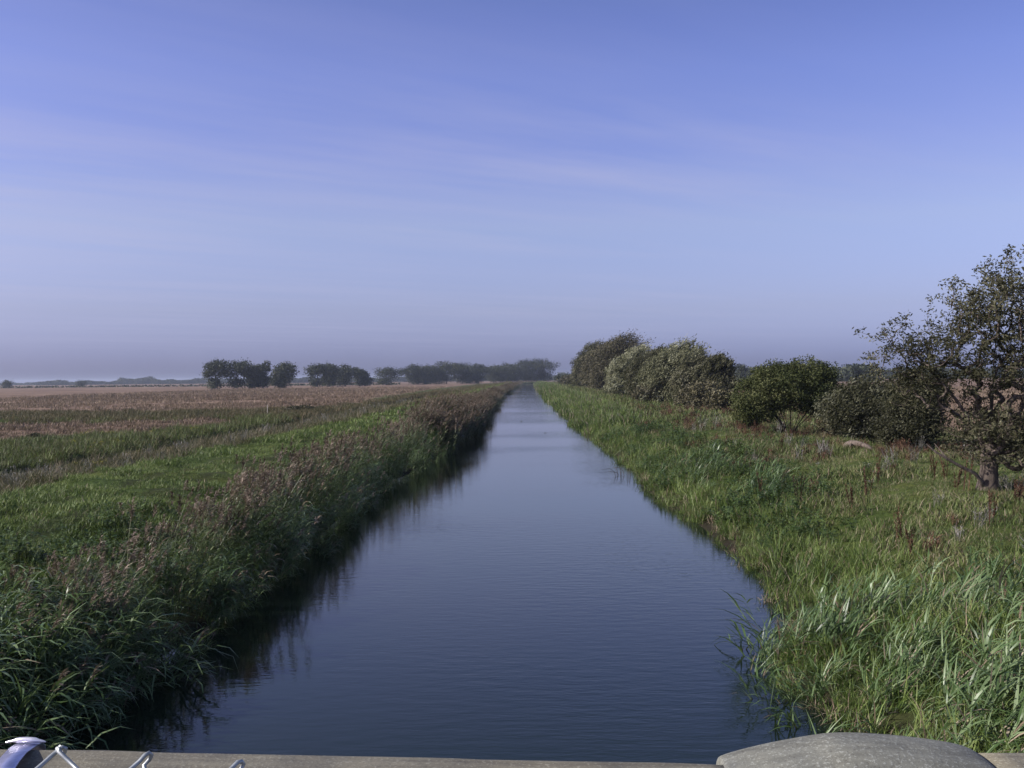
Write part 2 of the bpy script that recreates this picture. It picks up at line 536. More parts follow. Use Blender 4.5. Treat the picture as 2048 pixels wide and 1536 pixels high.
def dock_plant_mesh(h=0.8, mats=None):
    """upright rust coloured seed spires over a few leaves"""
    b = Bag()
    k = int(rng.integers(3, 6))
    base = disc(k, 0.1)
    V, Q, P = blades(base, U(0, 6.28, k), U(h * 0.7, h * 1.1, k), U(0, 0.2, k), U(0, 0.2, k), U(0.012, 0.018, k), 4, tip=0.5)
    b.add(V, Q, 0, seg=4)
    n = 240
    s = rng.integers(0, k, n); t = U(0.3, 1, n) * 4; i0 = np.minimum(t.astype(int), 3); f = (t - i0)[:, None]
    p = P[s, i0] * (1 - f) + P[s, i0 + 1] * f
    V, Q, _ = blades(p, U(0, 6.28, n), U(0.03, 0.075, n), U(0.3, 1.3, n), U(0, 0.6, n), U(0.014, 0.03, n), 1, tip=0.5)
    b.add(V, Q, 0, seg=1)
    return b


def flower_clump(mats, h=0.5):
    b = Bag()
    k = 12
    base = disc(k, 0.3)
    V, Q, P = blades(base, U(0, 6.28, k), U(h * 0.7, h * 1.1, k), U(0, 0.3, k), U(0, 0.3, k), U(0.008, 0.012, k), 3, tip=0.5)
    b.add(V, Q, 0, seg=3)
    n = 60
    s = rng.integers(0, k, n)
    V, Q, _ = blades(P[s, 3] + rng.normal(0, 0.035, (n, 3)), U(0, 6.28, n), U(0.03, 0.05, n), U(0.8, 1.5, n), U(0, 0.3, n), U(0.03, 0.05, n), 1, tip=0.6)
    b.add(V, Q, 1, seg=1)
    return b.out("flowers", mats)


# ------------------------------------------------------------------ scattering (uncountable ground cover only)
def scatter(name, label, variants, pts, rz, scale, tilt=0.12, zoff=-0.03, cat="grass"):
    col = bpy.data.collections.new(name + "_shapes")
    for i, v in enumerate(variants):
        v.name = "%s_shape_%02d" % (name, i)
        col.objects.link(v)
    n = len(pts)
    z = ground(pts[:, 0], pts[:, 1]) + zoff
    V = np.stack([pts[:, 0], pts[:, 1], z], -1)
    o = mesh_np(name, V, [np.zeros((0, 4), int)])
    me = o.data
    rot = np.stack([rng.normal(0, tilt, n), rng.normal(0, tilt, n), rz], -1).astype(np.float32)
    a = me.attributes.new("rot", 'FLOAT_VECTOR', 'POINT'); a.data.foreach_set("vector", rot.ravel())
    scale = np.asarray(scale, np.float32)
    if scale.ndim == 1:
        scale = np.stack([scale] * 3, -1)
    a = me.attributes.new("scl", 'FLOAT_VECTOR', 'POINT'); a.data.foreach_set("vector", scale.astype(np.float32).ravel())
    a = me.attributes.new("vid", 'INT', 'POINT'); a.data.foreach_set("value", rng.integers(0, len(variants), n).astype(np.int32))
    ng = bpy.data.node_groups.new(name + "_scatter", 'GeometryNodeTree')
    ng.interface.new_socket("Geometry", in_out='INPUT', socket_type='NodeSocketGeometry')
    ng.interface.new_socket("Geometry", in_out='OUTPUT', socket_type='NodeSocketGeometry')
    gi = ng.nodes.new("NodeGroupInput"); go = ng.nodes.new("NodeGroupOutput")
    ci = ng.nodes.new("GeometryNodeCollectionInfo")
    ci.inputs["Collection"].default_value = col
    ci.inputs["Separate Children"].default_value = True
    ci.inputs["Reset Children"].default_value = True
    ip = ng.nodes.new("GeometryNodeInstanceOnPoints")
    ip.inputs["Pick Instance"].default_value = True

    def na(nm, dt):
        q = ng.nodes.new("GeometryNodeInputNamedAttribute"); q.data_type = dt
        q.inputs["Name"].default_value = nm
        return q.outputs["Attribute"]
    L = ng.links.new
    L(gi.outputs[0], ip.inputs["Points"])
    L(ci.outputs[0], ip.inputs["Instance"])
    L(na("vid", 'INT'), ip.inputs["Instance Index"])
    L(na("rot", 'FLOAT_VECTOR'), ip.inputs["Rotation"])
    L(na("scl", 'FLOAT_VECTOR'), ip.inputs["Scale"])
    L(ip.outputs[0], go.inputs[0])
    md = o.modifiers.new("scatter", 'NODES')
    md.node_group = ng
    tag(o, label, cat, kind="stuff")
    print("scatter", name, n)
    return o


def in_view(x, y, m=3.0):
    """keep what the photograph could plausibly see, with a margin for a step to the side"""
    return (np.abs(x + 0.019 * y) < y * 0.53 + m + 1.5)


def sample(side, s0, s1, y0, y1, dens, ref=20.0, fall=1.4, keep=None):
    """points between two distances from the water's edge; thinner with distance"""
    out_ = []
    yy = y0
    while yy < y1:
        st = max(2.0, yy * 0.12)
        ye = min(y1, yy + st)
        d = dens * min(1.0, (ref / max(yy, 1e-3)) ** fall)
        area = (ye - yy) * (s1 - s0)
        n = rng.poisson(area * d)
        y = U(yy, ye, n); s = U(s0, s1, n)
        if side == 'L':
            x = -np.interp(y, YL, XL) + (vnoise(y, 0 * y, 3.0, 5) - 0.5) * 0.5 + (vnoise(y, 0 * y, 11.0, 6) - 0.5) * 0.7 - s + bend(y)
        else:
            x = np.interp(y, YR, XR) + (vnoise(y, 0 * y, 2.5, 7) - 0.5) * 0.5 + (vnoise(y, 0 * y, 9.0, 8) - 0.5) * 0.7 + s + bend(y)
        out_.append(np.stack([x, y, s], -1))
        yy = ye
    p = np.concatenate(out_)
    k = in_view(p[:, 0], p[:, 1])
    p = p[k]
    if keep is not None:
        p = p[rng.random(len(p)) < keep(p[:, 0], p[:, 1], p[:, 2])]
    return p


def grow(y, ref=20.0, pw=0.5, mx=3.0):
    return np.clip((np.maximum(y, ref) / ref) ** pw, 1, mx)


PI2 = 2 * math.pi
reed_m = [MAT["reed"], MAT["plume"], MAT["deadreed"]]
reedb_m = [MAT["reed_blue"], MAT["plume"], MAT["deadreed"]]
# --- reeds of the left bank
def rh(p):
    return np.interp(p[:, 1], [13, 22, 34], [0.84, 0.88, 1.0]) * U(0.8, 1.1, len(p)) * (0.78 + 0.4 * vnoise(p[:, 0], p[:, 1], 3.0, 55))


vs = [reed_clump(mats=reed_m, plume=0.85, lw=(0.018, 0.034), leaf=(0.28, 0.55), droop=(0.8, 2.2)) for _ in range(6)]
p = sample('L', 0.6, 2.1, 15, 62, 9.0, ref=16, fall=1.0, keep=lambda x, y, s: np.interp(s, [0.6, 1.1, 1.6, 2.1], [0.7, 1, 0.9, 0.2]) * np.where(vnoise(x, y, 4.5, 56) > 0.22, 1, 0.45))
scatter("reeds", "tall reeds with brownish feathery heads along the left bank", vs, p, U(-0.6, 0.6, len(p)) - 0.2, rh(p) * np.interp(p[:, 2], [0.7, 1.3, 2.3], [0.9, 0.86, 0.55]), 0.1, -0.05, "reeds")
vs = [reed_clump(mats=reedb_m, h=(1.2, 2.0), plume=0.12, nl=10, lw=(0.022, 0.040), leaf=(0.32, 0.65), droop=(0.9, 2.3), first=0.2) for _ in range(6)]
p = sample('L', -0.6, 1.3, 13, 62, 8.0, ref=16, fall=1.0, keep=lambda x, y, s: np.interp(s, [-0.6, -0.15, 0.5, 1.0, 1.3], [0.12, 0.9, 1, 0.9, 0.5]))
scatter("water_reeds", "leafy reeds hanging over the left water's edge below the feathery ones", vs, p, U(-0.7, 0.7, len(p)) - 0.2, rh(p) * np.interp(p[:, 2], [-0.6, 0.3, 1.3], [0.6, 0.78, 0.82]), 0.13, -0.05, "reeds")
# leafy arching reeds in the near left corner, lower, hardly any heads
vs = [reed_clump(ns=5, mats=reedb_m, h=(0.7, 1.25), plume=0.04, nl=7, lw=(0.024, 0.042), leaf=(0.4, 0.75), first=0.15, lean=(0.1, 0.6), droop=(0.9, 2.3), dead=0.04) for _ in range(5)]
p = sample('L', -0.5, 2.6, 6, 15.5, 9.0, ref=20, keep=lambda x, y, s: np.interp(s, [-0.5, 0, 0.6, 2.0, 2.6], [0.12, 0.6, 1, 0.9, 0.2]))
scatter("corner_reeds", "glossy arching reed leaves in the shaded near left corner", vs, p, U(-1.0, 1.0, len(p)) - 0.2, U(0.7, 1.1, len(p)), 0.15, -0.05, "reeds")
# farther off, coarser clumps
vs = [reed_clump(ns=14, r=0.6, droop=(0.8, 2.0), mats=reed_m, plume=0.9, nl=6, lw=(0.03, 0.06), leaf=(0.3, 0.6)) for _ in range(5)]
p = sample('L', -0.3, 2.8, 60, 900, 3.2, ref=60, fall=1.0, keep=lambda x, y, s: np.where((y < 190) | (vnoise(x, y, 14, 77) > 0.55), 1.0, 0.35) * np.interp(s, [1.8, 2.8], [1, 0.3]))
sc_h = U(0.75, 1.1, len(p)) * np.where(p[:, 1] < 110, 1.0, 0.8)
scatter("distant_reeds", "far end of the dark reed fringe lining the left water's edge", vs, p, U(-0.6, 0.6, len(p)), np.stack([sc_h * grow(p[:, 1], 60, 0.5, 2.5), sc_h * grow(p[:, 1], 60, 0.5, 2.5), sc_h], -1), 0.08, -0.05, "reeds")

def tall(x, y, s):  # tall growth keeps to the water's side; the turf begins nearer the water farther off
    lim = np.interp(y, [10, 15, 19], [9, 4.6, 2.5]) + (vnoise(x, y, 1.5, 95) - 0.5) * 1.2
    return np.clip((lim - s) / 0.5 + 0.5, 0.03, 1)


# --- right bank: leafy reeds bulging over the water in the corner
vs = [reed_clump(ns=6, mats=reedb_m, h=(0.6, 1.05), plume=0.0, nl=9, lw=(0.016, 0.030), leaf=(0.22, 0.5), first=0.15, lean=(0.2, 0.9), droop=(0.2, 1.6), dead=0.05) for _ in range(7)]
p = sample('R', -0.75, 6.0, 8.5, 19.5, 6.5, ref=20, keep=lambda x, y, s: np.interp(s, [-0.75, -0.3, 0.8, 2.0, 4.5, 6], [0.25, 1, 1, 0.55, 0.35, 0.2]) * np.clip((17.6 - y) / 2.0, 0, 1) * (0.35 + 0.65 * (vnoise(x, y, 1.6, 92) > 0.4)) * tall(x, y, s))
p2 = sample('R', -0.1, 3.5, 20, 60, 2.4, ref=20, keep=lambda x, y, s: (np.abs(y - 41 + s * 1.5) < 5 + 2 * vnoise(x, y, 2, 9)) * (s > 0.6) * 0.9)
p = np.concatenate([p, p2])
scatter("leafy_reeds", "bluish green leafy reeds leaning over the water in the near right corner", vs, p, U(-0.7, 0.7, len(p)) + np.where(p[:, 2] < 0.4, math.pi * (rng.random(len(p)) < 0.35), 0), U(0.75, 1.2, len(p)), 0.16, -0.05, "reeds")

# --- right bank: lush sedge slope
sed = [MAT["sedge"], MAT["deadreed"]]
vs = [grass_tuft(46, 0.28, (0.30, 0.72), (0.012, 0.022), sed, (0.2, 1.5), 3, dead=0.11) for _ in range(7)]
p = sample('R', -0.15, 6.0, 8.5, 90, 15.0, ref=16, fall=1.1, keep=lambda x, y, s: np.interp(s, [-0.15, 0.1, 2.6, 3.8, 6.0], [0.5, 1, 0.95, 0.35, 0.1]) * np.where((y < 19), tall(x, y, s), np.interp(s, [1.7, 2.5, 3.4], [1, 0.3, 0.0])))
sc_ = U(0.6, 1.15, len(p)) * (0.65 + 0.7 * vnoise(p[:, 0], p[:, 1], 1.4, 93)) * np.interp(p[:, 2], [0, 1, 5], [0.75, 1.0, 0.6]) * np.interp(p[:, 1], [19, 26], [1.0, 0.78]) * grow(p[:, 1], 24, 0.35, 1.7)
scatter("sedge", "bright green sedge covering the right bank down to the water", vs, p, U(0, PI2, len(p)), sc_, 0.15, -0.03, "sedge")
# dead straw-coloured litter hanging at the right waterline
vs = [grass_tuft(26, 0.2, (0.3, 0.6), (0.010, 0.018), [MAT["deadreed"]] * 2, (0.9, 2.2), 3) for _ in range(4)]
p = sample('R', -0.35, 0.5, 9, 70, 2.6, ref=20, fall=0.6, keep=lambda x, y, s: (vnoise(x, y, 2.0, 44) > 0.42).astype(float))
scatter("dead_sedge", "dead straw coloured sedge drooping into the water along the right bank", vs, p, U(0, PI2, len(p)), U(0.6, 1.1, len(p)), 0.3, 0.0, "sedge")

# --- coarse far sedge right
vs = [grass_tuft(60, 0.8, (0.4, 0.9), (0.03, 0.06), [MAT["sedge"], MAT["plume"]], (0.2, 1.2), 2, dead=0.14) for _ in range(5)]
p = sample('R', -0.1, 4.5, 80, 800, 2.6, ref=80, fall=1.0)
scatter("distant_sedge", "green and brownish herbage narrowing away along the right water's edge", vs, p, U(0, PI2, len(p)), U(0.7, 1.1, len(p)) * grow(p[:, 1], 80, 0.5, 2.2), 0.1, -0.03, "sedge")

# --- short grass both banks
gm = [MAT["grass"], MAT["deadreed"]]
vs = [grass_tuft(70, 0.34, (0.06, 0.18), (0.008, 0.016), gm, dead=0.05) for _ in range(6)]
p = sample('L', 1.8, 9.5, 10, 70, 15.0, ref=20, fall=0.9)
scale = U(0.5, 1.0, len(p)) * grow(p[:, 1], 20, 0.4, 1.8) * (0.35 + 1.5 * vnoise(p[:, 0], p[:, 1], 1.6, 12)) * (1 - 0.6 * np.exp(-((p[:, 2] - 4.6) / 0.3) ** 2) - 0.6 * np.exp(-((p[:, 2] - 6.3) / 0.3) ** 2))
scatter("mown_grass", "short green grass on the top of the left bank", vs, p, U(0, PI2, len(p)), scale, 0.12, -0.02)
vs = [grass_tuft(70, 1.0, (0.12, 0.30), (0.03, 0.06), gm, dead=0.03) for _ in range(5)]
p = sample('L', 2.8, 11, 70, 700, 1.3, ref=70, fall=1.0)
scatter("distant_grass", "strip of green grass running away along the left bank", vs, p, U(0, PI2, len(p)), U(0.7, 1.2, len(p)) * grow(p[:, 1], 70, 0.5, 2.5), 0.05, -0.02)

rm = [MAT["grassr"], MAT["deadreed"]]
vs = [grass_tuft(64, 0.36, (0.08, 0.26), (0.008, 0.016), rm, dead=0.2) for _ in range(6)]
p = sample('R', 2.6, 21, 12, 75, 14.0, ref=18, fall=1.0)
scale = U(0.5, 1.1, len(p)) * grow(p[:, 1], 20, 0.4, 1.8) * (0.3 + 1.2 * vnoise(p[:, 0], p[:, 1], 2.1, 13))
scatter("rough_grass", "uneven olive green grass on the flat top of the right bank", vs, p, U(0, PI2, len(p)), scale, 0.15, -0.02)
vs = [grass_tuft(64, 1.0, (0.15, 0.5), (0.03, 0.055), [MAT["grassr"], MAT["brownrush"]], dead=0.3) for _ in range(5)]
p = sample('R', 3.5, 22, 70, 600, 0.9, ref=70, fall=1.0)
scatter("distant_rough_grass", "brownish green grass below the row of trees on the right bank", vs, p, U(0, PI2, len(p)), U(0.7, 1.2, len(p)) * grow(p[:, 1], 70, 0.5, 2.5), 0.08, -0.02)

# --- broad leaved weeds: left bank shoulder, near left; patches right
vs = [weed_clump(mats=[MAT["weed"]]) for _ in range(6)]
p = np.concatenate([
    sample('L', 1.9, 4.0, 8, 25, 10.0, ref=24, keep=lambda x, y, s: np.clip((vnoise(x, y, 2.4, 61) - 0.25) * 3, 0, 1) * np.interp(y, [8, 19, 27], [1, 0.9, 0.1])),
    sample('R', 1.5, 12, 11, 50, 2.0, ref=20, keep=lambda x, y, s: (vnoise(x, y, 2.4, 62) > 0.64).astype(float)),
    sample('R', 0.3, 4.5, 24, 95, 5.0, ref=28, fall=0.8, keep=lambda x, y, s: np.clip((vnoise(x, y, 3.0, 64) - 0.35) * 4, 0, 1)),
    sample('L', 0.5, 4.0, 6, 16, 4.0, ref=24)])
scatter("nettles", "dark green broad leaved weeds at the edges of the banks", vs, p, U(0, PI2, len(p)), U(0.6, 1.15, len(p)) * grow(p[:, 1], 20, 0.3, 1.4), 0.12, -0.02, "weeds")

# --- grey dry weeds along the foot of the left bank
vs = [dry_clump(mats=[MAT["grey"]]) for _ in range(5)]
p = np.concatenate([
    sample('L', 9.0, 13.0, 20, 130, 1.2, ref=30, fall=0.8, keep=lambda x, y, s: np.clip((vnoise(x, y, 3.4, 71) - 0.5) * 6, 0, 1)),
    sample('R', 4, 14, 14, 60, 0.12, ref=30, fall=0.8)])
scatter("dry_weeds", "grey dried thistly weeds along the far foot of the left bank", vs, p, U(0, PI2, len(p)), U(0.6, 1.1, len(p)) * grow(p[:, 1], 30, 0.4, 2.0), 0.15, -0.02, "weeds")
vs = [grass_tuft(50, 0.4, (0.25, 0.6), (0.010, 0.02), [MAT["rush"], MAT["deadreed"]], dead=0.3) for _ in range(5)]
p = sample('L', 8.8, 15.0, 18, 120, 7.0, ref=30, fall=1.0)
scatter("bank_herbage", "olive and buff herbage between the left bank and the ditch", vs, p, U(0, PI2, len(p)), U(0.6, 1.15, len(p)) * grow(p[:, 1], 30, 0.5, 2.0), 0.15, -0.02)
vs = [dry_clump(18, (0.2, 0.5), mats=[MAT["dock"]]) for _ in range(4)] + [grass_tuft(50, 0.4, (0.15, 0.4), (0.010, 0.018), [MAT["brownrush"], MAT["deadreed"]], dead=0.3) for _ in range(3)]
p = sample('R', 3.2, 16, 16, 100, 3.2, ref=30, fall=0.9, keep=lambda x, y, s: np.clip((vnoise(x, y, 2.6, 72) * 0.65 + vnoise(x, y, 7.0, 73) * 0.35 - 0.50) * 7, 0, 1))
scatter("withered_weeds", "reddish brown withered weeds in patches over the right bank", vs, p, U(0, PI2, len(p)), U(0.5, 1.1, len(p)) * grow(p[:, 1], 30, 0.4, 2.0), 0.15, -0.02, "weeds")
# --- rushes beyond the ditch
vs = [grass_tuft(60, 0.45, (0.25, 0.6), (0.014, 0.026), [MAT["rush"], MAT["grass"]], (0.1, 1.1), 3, dead=0.4) for _ in range(5)]


def keep_green(x, y, s):
    f, r = covers(x, y)
    return 1 - f


p = sample('L', 17.3, 60, 28, 100, 4.6, ref=40, fall=1.0, keep=keep_green)
scatter("rushes", "green rushes growing beyond the ditch on the left", vs, p, U(0, PI2, len(p)), U(0.55, 1.0, len(p)) * grow(p[:, 1], 40, 0.5, 2.0), 0.12, -0.02, "rushes")
vs = [grass_tuft(70, 1.0, (0.3, 0.8), (0.03, 0.06), [MAT["brownrush"], MAT["rush"]], (0.1, 0.8), 2, dead=0.3) for _ in range(5)]


def keep_band(x, y, s):
    f, r = covers(x, y)
    return (r > 0.3) * 1.0


p = sample('L', 18.8, 110, 86, 150, 0.9, ref=120, keep=keep_band)
p2 = sample('L', 16.8, 19.5, 90, 600, 1.2, ref=90, fall=1.0)
p3 = sample('L', 7, 12, 120, 800, 0.6, ref=120, fall=0.9)
p = np.concatenate([p, p2, p3])
scatter("brown_rushes", "belt of brown rushes crossing the marsh in front of the straw field", vs, p, U(0, PI2, len(p)), U(0.6, 1.0, len(p)) * grow(p[:, 1], 110, 0.4, 2.0), 0.1, -0.02, "rushes")

# --- straw in the fields
vs = [grass_tuft(60, 0.9, (0.15, 0.45), (0.03, 0.06), [MAT["straw"], MAT["brownrush"]], (0.2, 1.3), 2, dead=0.15) for _ in range(5)]


def keep_field(x, y, s):
    f, r = covers(x, y)
    return (f > 0.4) * np.clip(vnoise(x, y, 12, 99) * 1.5 - 0.15, 0.1, 1)


p = np.concatenate([sample('L', 20, 130, 45, 480, 0.75, ref=100, fall=1.3, keep=keep_field),
                    sample('R', 16, 110, 40, 420, 0.6, ref=100, fall=1.3, keep=keep_field)])
scatter("field_straw", "pale pinkish straw standing in the fields beyond both banks", vs, p, U(0, PI2, len(p)), U(0.6, 1.1, len(p)) * grow(p[:, 1], 80, 0.5, 2.6), 0.1, -0.02, "straw")

# --- yellow flowers in patches on the left, white specks on the right bank
vs = [flower_clump([MAT["rush"], MAT["yellow"]]) for _ in range(3)]
pl = []
for (px, py, k, sp) in ((250, 868, 16, 1.6), (195, 890, 10, 1.2), (305, 903, 10, 0.6), (180, 930, 9, 0.5), (460, 868, 3, 0.7)):
    c = at_z(px, py, 0.9)
    pl.append(np.stack([rng.normal(c.x, sp, k), rng.normal(c.y, sp, k)], -1))
p = np.concatenate(pl)
scatter("ragwort", "small patches of yellow flowers among the rushes left of the bank", vs, p, U(0, PI2, len(p)), U(0.6, 1.2, len(p)) * 0.8, 0.1, 0.05, "flowers")
vs = [flower_clump([MAT["grassr"], MAT["white"]], 0.35) for _ in range(3)]
p = sample('R', 2.0, 11, 14, 60, 0.035, ref=40)
scatter("white_flowers", "tiny white flower heads dotted over the right bank", vs, p, U(0, PI2, len(p)), U(0.3, 0.6, len(p)), 0.1, 0.0, "flowers")

# ------------------------------------------------------------------ trees
def tube_set(segs, ns=6):
    """segs: list of (polyline pts, radii) -> verts, quads, joined in one mesh"""
    V = []; Q = []; n = 0
    for pts, rad in segs:
        pts = np.asarray(pts, float); k = len(pts)
        T = np.gradient(pts, axis=0); T /= np.linalg.norm(T, axis=1)[:, None] + 1e-9
        ref = np.array([0.0, 1.0, 0.0]) if abs(T[0, 1]) < 0.8 else np.array([1.0, 0, 0])
        A = np.cross(T, ref); A /= np.linalg.norm(A, axis=1)[:, None] + 1e-9
        B = np.cross(T, A)
        th = np.arange(ns) * 2 * math.pi / ns
        ring = pts[:, None, :] + (A[:, None, :] * np.cos(th)[None, :, None] + B[:, None, :] * np.sin(th)[None, :, None]) * np.asarray(rad)[:, None, None]
        V.append(ring.reshape(-1, 3))
        for i in range(k - 1):
            a = n + i * ns + np.arange(ns); b = n + i * ns + (np.arange(ns) + 1) % ns
            Q.append(np.stack([a, b, b + ns, a + ns], -1))
        n += k * ns
    return np.concatenate(V), np.concatenate(Q)


def leaf_quads(C, D, L, W):
    """diamond leaves: centre, direction, length, width"""
    n = len(C)
    Rn = rng.normal(size=(n, 3))
    S = np.cross(D, Rn); S /= np.linalg.norm(S, axis=1)[:, None] + 1e-9
    a = C - D * (L / 2)[:, None]; b = C + D * (L / 2)[:, None]
    m_ = C - D * (L * 0.08)[:, None]
    l = m_ - S * (W / 2)[:, None]; r = m_ + S * (W / 2)[:, None]
    V = np.stack([a, l, b, r], 1).reshape(-1, 3)
    Q = np.arange(4 * n).reshape(n, 4)
    return V, Q


def crown_pts(lobes, n):
    """tips in the outer part of each lobe (centre, radii)"""
    vol = np.array([l[1][0] * l[1][1] * l[1][2] * (l[2] if len(l) > 2 else 1) for l in lobes])
    cnt = rng.multinomial(n, vol / vol.sum())
    P = []
    for l, k in zip(lobes, cnt):
        d = rng.normal(size=(k, 3)); d /= np.linalg.norm(d, axis=1)[:, None]
        r = rng.random(k) ** 0.45
        bump = 0.78 + 0.36 * vnoise(d[:, 0] * 3 + l[0][0] * 7, d[:, 2] * 3 + d[:, 1] * 2 + l[0][2] * 5, 0.8, 3)
        P.append(np.array(l[0]) + d * r[:, None] * np.array(l[1]) * bump[:, None])
    return np.concatenate(P)


def branch_tree(tips, stems, rtrunk, grav=0.12):
    """grow thin branches that link every tip back to the stems"""
    nodes = []; par = []
    for st in stems:
        for j, q in enumerate(st):
            nodes.append(np.array(q, float)); par.append(len(nodes) - 2 if j else -1)
    base0 = np.array(stems[0][-1])
    order = np.argsort(np.linalg.norm(tips - base0, axis=1))
    arr = np.zeros((len(nodes) + len(tips) * 3 + 8, 3)); k = len(nodes); arr[:k] = nodes
    par = par + [0] * (len(arr) - k)
    lowest = set(st_i for st_i in range(k))
    for ti in order:
        t = tips[ti]
        d = np.linalg.norm(arr[:k] - t, axis=1) + np.maximum(0, arr[:k, 2] - t[2]) * 1.2
        j = int(np.argmin(d))
        q = arr[j]
        mid = (q + t) / 2 + rng.normal(0, 0.06, 3) * np.linalg.norm(t - q) + np.array([0, 0, -grav]) * np.linalg.norm(t - q)
        arr[k] = mid; par[k] = j; arr[k + 1] = t; par[k + 1] = k; k += 2
    w = np.zeros(k)
    par = np.array(par[:k]); child = np.zeros(k, int)
    for i in range(k):
        if par[i] >= 0: child[par[i]] += 1
    w[child == 0] = 1
    for i in range(k - 1, -1, -1):
        if par[i] >= 0: w[par[i]] += w[i]
    rad = rtrunk * (w / max(w.max(), 1)) ** 0.45
    rad = np.maximum(rad * np.minimum(1, (w / w.max()) * 25 + 0.3), rtrunk * 0.02)
    return arr[:k], par, rad


def make_tree(name, label, cat, base, lobes, ntips, per, sig, L, W, lmat, bmat, stems, rtrunk, wind=(0.5, 0, 0.1), group=None, scatterdir=0.7, minr=0.0, extra=None, stretch=1.0, feather=0.0, trunk_name="trunk"):
    root = empty(name, base)
    tag(root, label, cat, group)
    tips = crown_pts(lobes, ntips)
    tips[:, 2] = np.maximum(tips[:, 2], 0.1)
    nodes, par, rad = branch_tree(tips, stems, rtrunk)
    segs = []
    for i in range(len(nodes)):
        if par[i] >= 0 and rad[i] >= minr:
            segs.append((np.stack([nodes[par[i]], nodes[i]]), [max(rad[i], min(rad[par[i]], rad[i] * 1.25)), rad[i]]))
    # root flare
    V, Q = tube_set(segs, 5 if rtrunk < 0.25 else 8)
    tr = mesh_np(trunk_name, V, Q, [bmat], smooth=True, parent=root)
    n = len(tips) * per
    C = np.repeat(tips, per, 0)
    off = rng.normal(0, 1, (n, 3)) * sig * np.array([stretch, 1, 0.8])
    wd = np.array(wind)
    C = C + off + (wd / (np.linalg.norm(wd) + 1e-6))[None, :] * (np.abs(rng.normal(0, 1, n)) * sig * feather)[:, None]
    D = rng.normal(size=(n, 3)) * scatterdir + wd
    D /= np.linalg.norm(D, axis=1)[:, None]
    ln = U(0.7, 1.3, n) * L
    V, Q = leaf_quads(C, D, ln, U(0.75, 1.25, n) * W)
    V[:, 2] = np.maximum(V[:, 2], 0.02)
    tone = np.clip(np.repeat(rng.random(len(tips)), per) * 0.62 + rng.random(n) * 0.38, 0, 1)
    mesh_np("crown", V, Q, [lmat], tone=tone, parent=root)
    return root


def simple_stems(H, lean=0.0, n=1, spread=0.5, fork=0.4):
    st = []
    for k in range(n):
        a = rng.uniform(0, 6.28); s = spread * rng.uniform(0.4, 1) if n > 1 else 0
        pts = []
        for t in np.linspace(0, 1, 5):
            pts.append((math.cos(a) * s * t * H * 0.6 + lean * t * H * 0.4 + rng.normal(0, 0.01 * H) * (t > 0), math.sin(a) * s * t * H * 0.6 + rng.normal(0, 0.01 * H) * (t > 0), t * H * fork * (1 if n == 1 else 1.2)))
        st.append(pts)
    return st


def y0_at(px):  # true horizon row of the photograph at a column
    return 767.4 - 0.0098 * px


def place(px, d, z=None):
    p = at_y(px, y0_at(px), d)
    x, y = p.x, p.y
    return Vector((x, y, gz(x, y) if z is None else z))


def height_for(px, d, top, base_z):
    return (y0_at(px) - top) / 2010.0 * d + CAMZ - base_z


# ---- the far row on the left, thick crowned field trees on one line to the canal
row = [  # column, distance, top row, width px, kind, label
    (430, 500, 720, 46, 'open', "thin leaning field tree with gappy crown, leftmost of the long far tree row"),
    (474, 503, 721, 66, 'open', "broad gappy field tree, second from the left end of the far tree row"),
    (505, 512, 735, 40, 'full', "low rounded tree wedged between the broad gappy one and the narrow column tree"),
    (526, 515, 721, 30, 'col', "narrow upright column shaped tree in the far left row"),
    (570, 530, 725, 50, 'full', "dense round tree standing alone with sky on both sides in the far left row"),
    (634, 600, 728, 46, 'open', "spreading flat topped tree starting the second clump of the far left row"),
    (660, 612, 727, 34, 'full', "tall tree against the flat topped one in the second clump of the far left row"),
    (690, 640, 731, 44, 'full', "middle tree of the second clump, peaked at its right, in the far left row"),
    (720, 652, 737, 38, 'full', "lower round tree ending the second clump of the far left row"),
    (773, 740, 736, 52, 'open', "umbrella shaped tree with pale gaps standing alone between two clumps"),
    (828, 800, 732, 42, 'full', "round tree at the left end of the dark unbroken part of the far row"),
    (862, 820, 733, 36, 'full', "tree just right of the round end tree in the dark unbroken part of the row"),
    (893, 830, 726, 42, 'full', "highest tree in the left half of the dark unbroken far row"),
    (925, 845, 729, 38, 'full', "tree just right of the highest one in the dark unbroken far row"),
    (957, 860, 730, 34, 'full', "tree left of the slim pale gap in the dark unbroken far row"),
    (992, 900, 733, 36, 'full', "lower tree right of the slim pale gap in the dark unbroken far row"),
    (1020, 920, 729, 40, 'full', "third tree from the canal end of the far left row"),
    (1052, 940, 723, 44, 'full', "tall tree next to the last one above the far end of the canal"),
    (1083, 950, 720, 44, 'full', "tall overhanging tree ending the far row above the vanishing canal"),
]
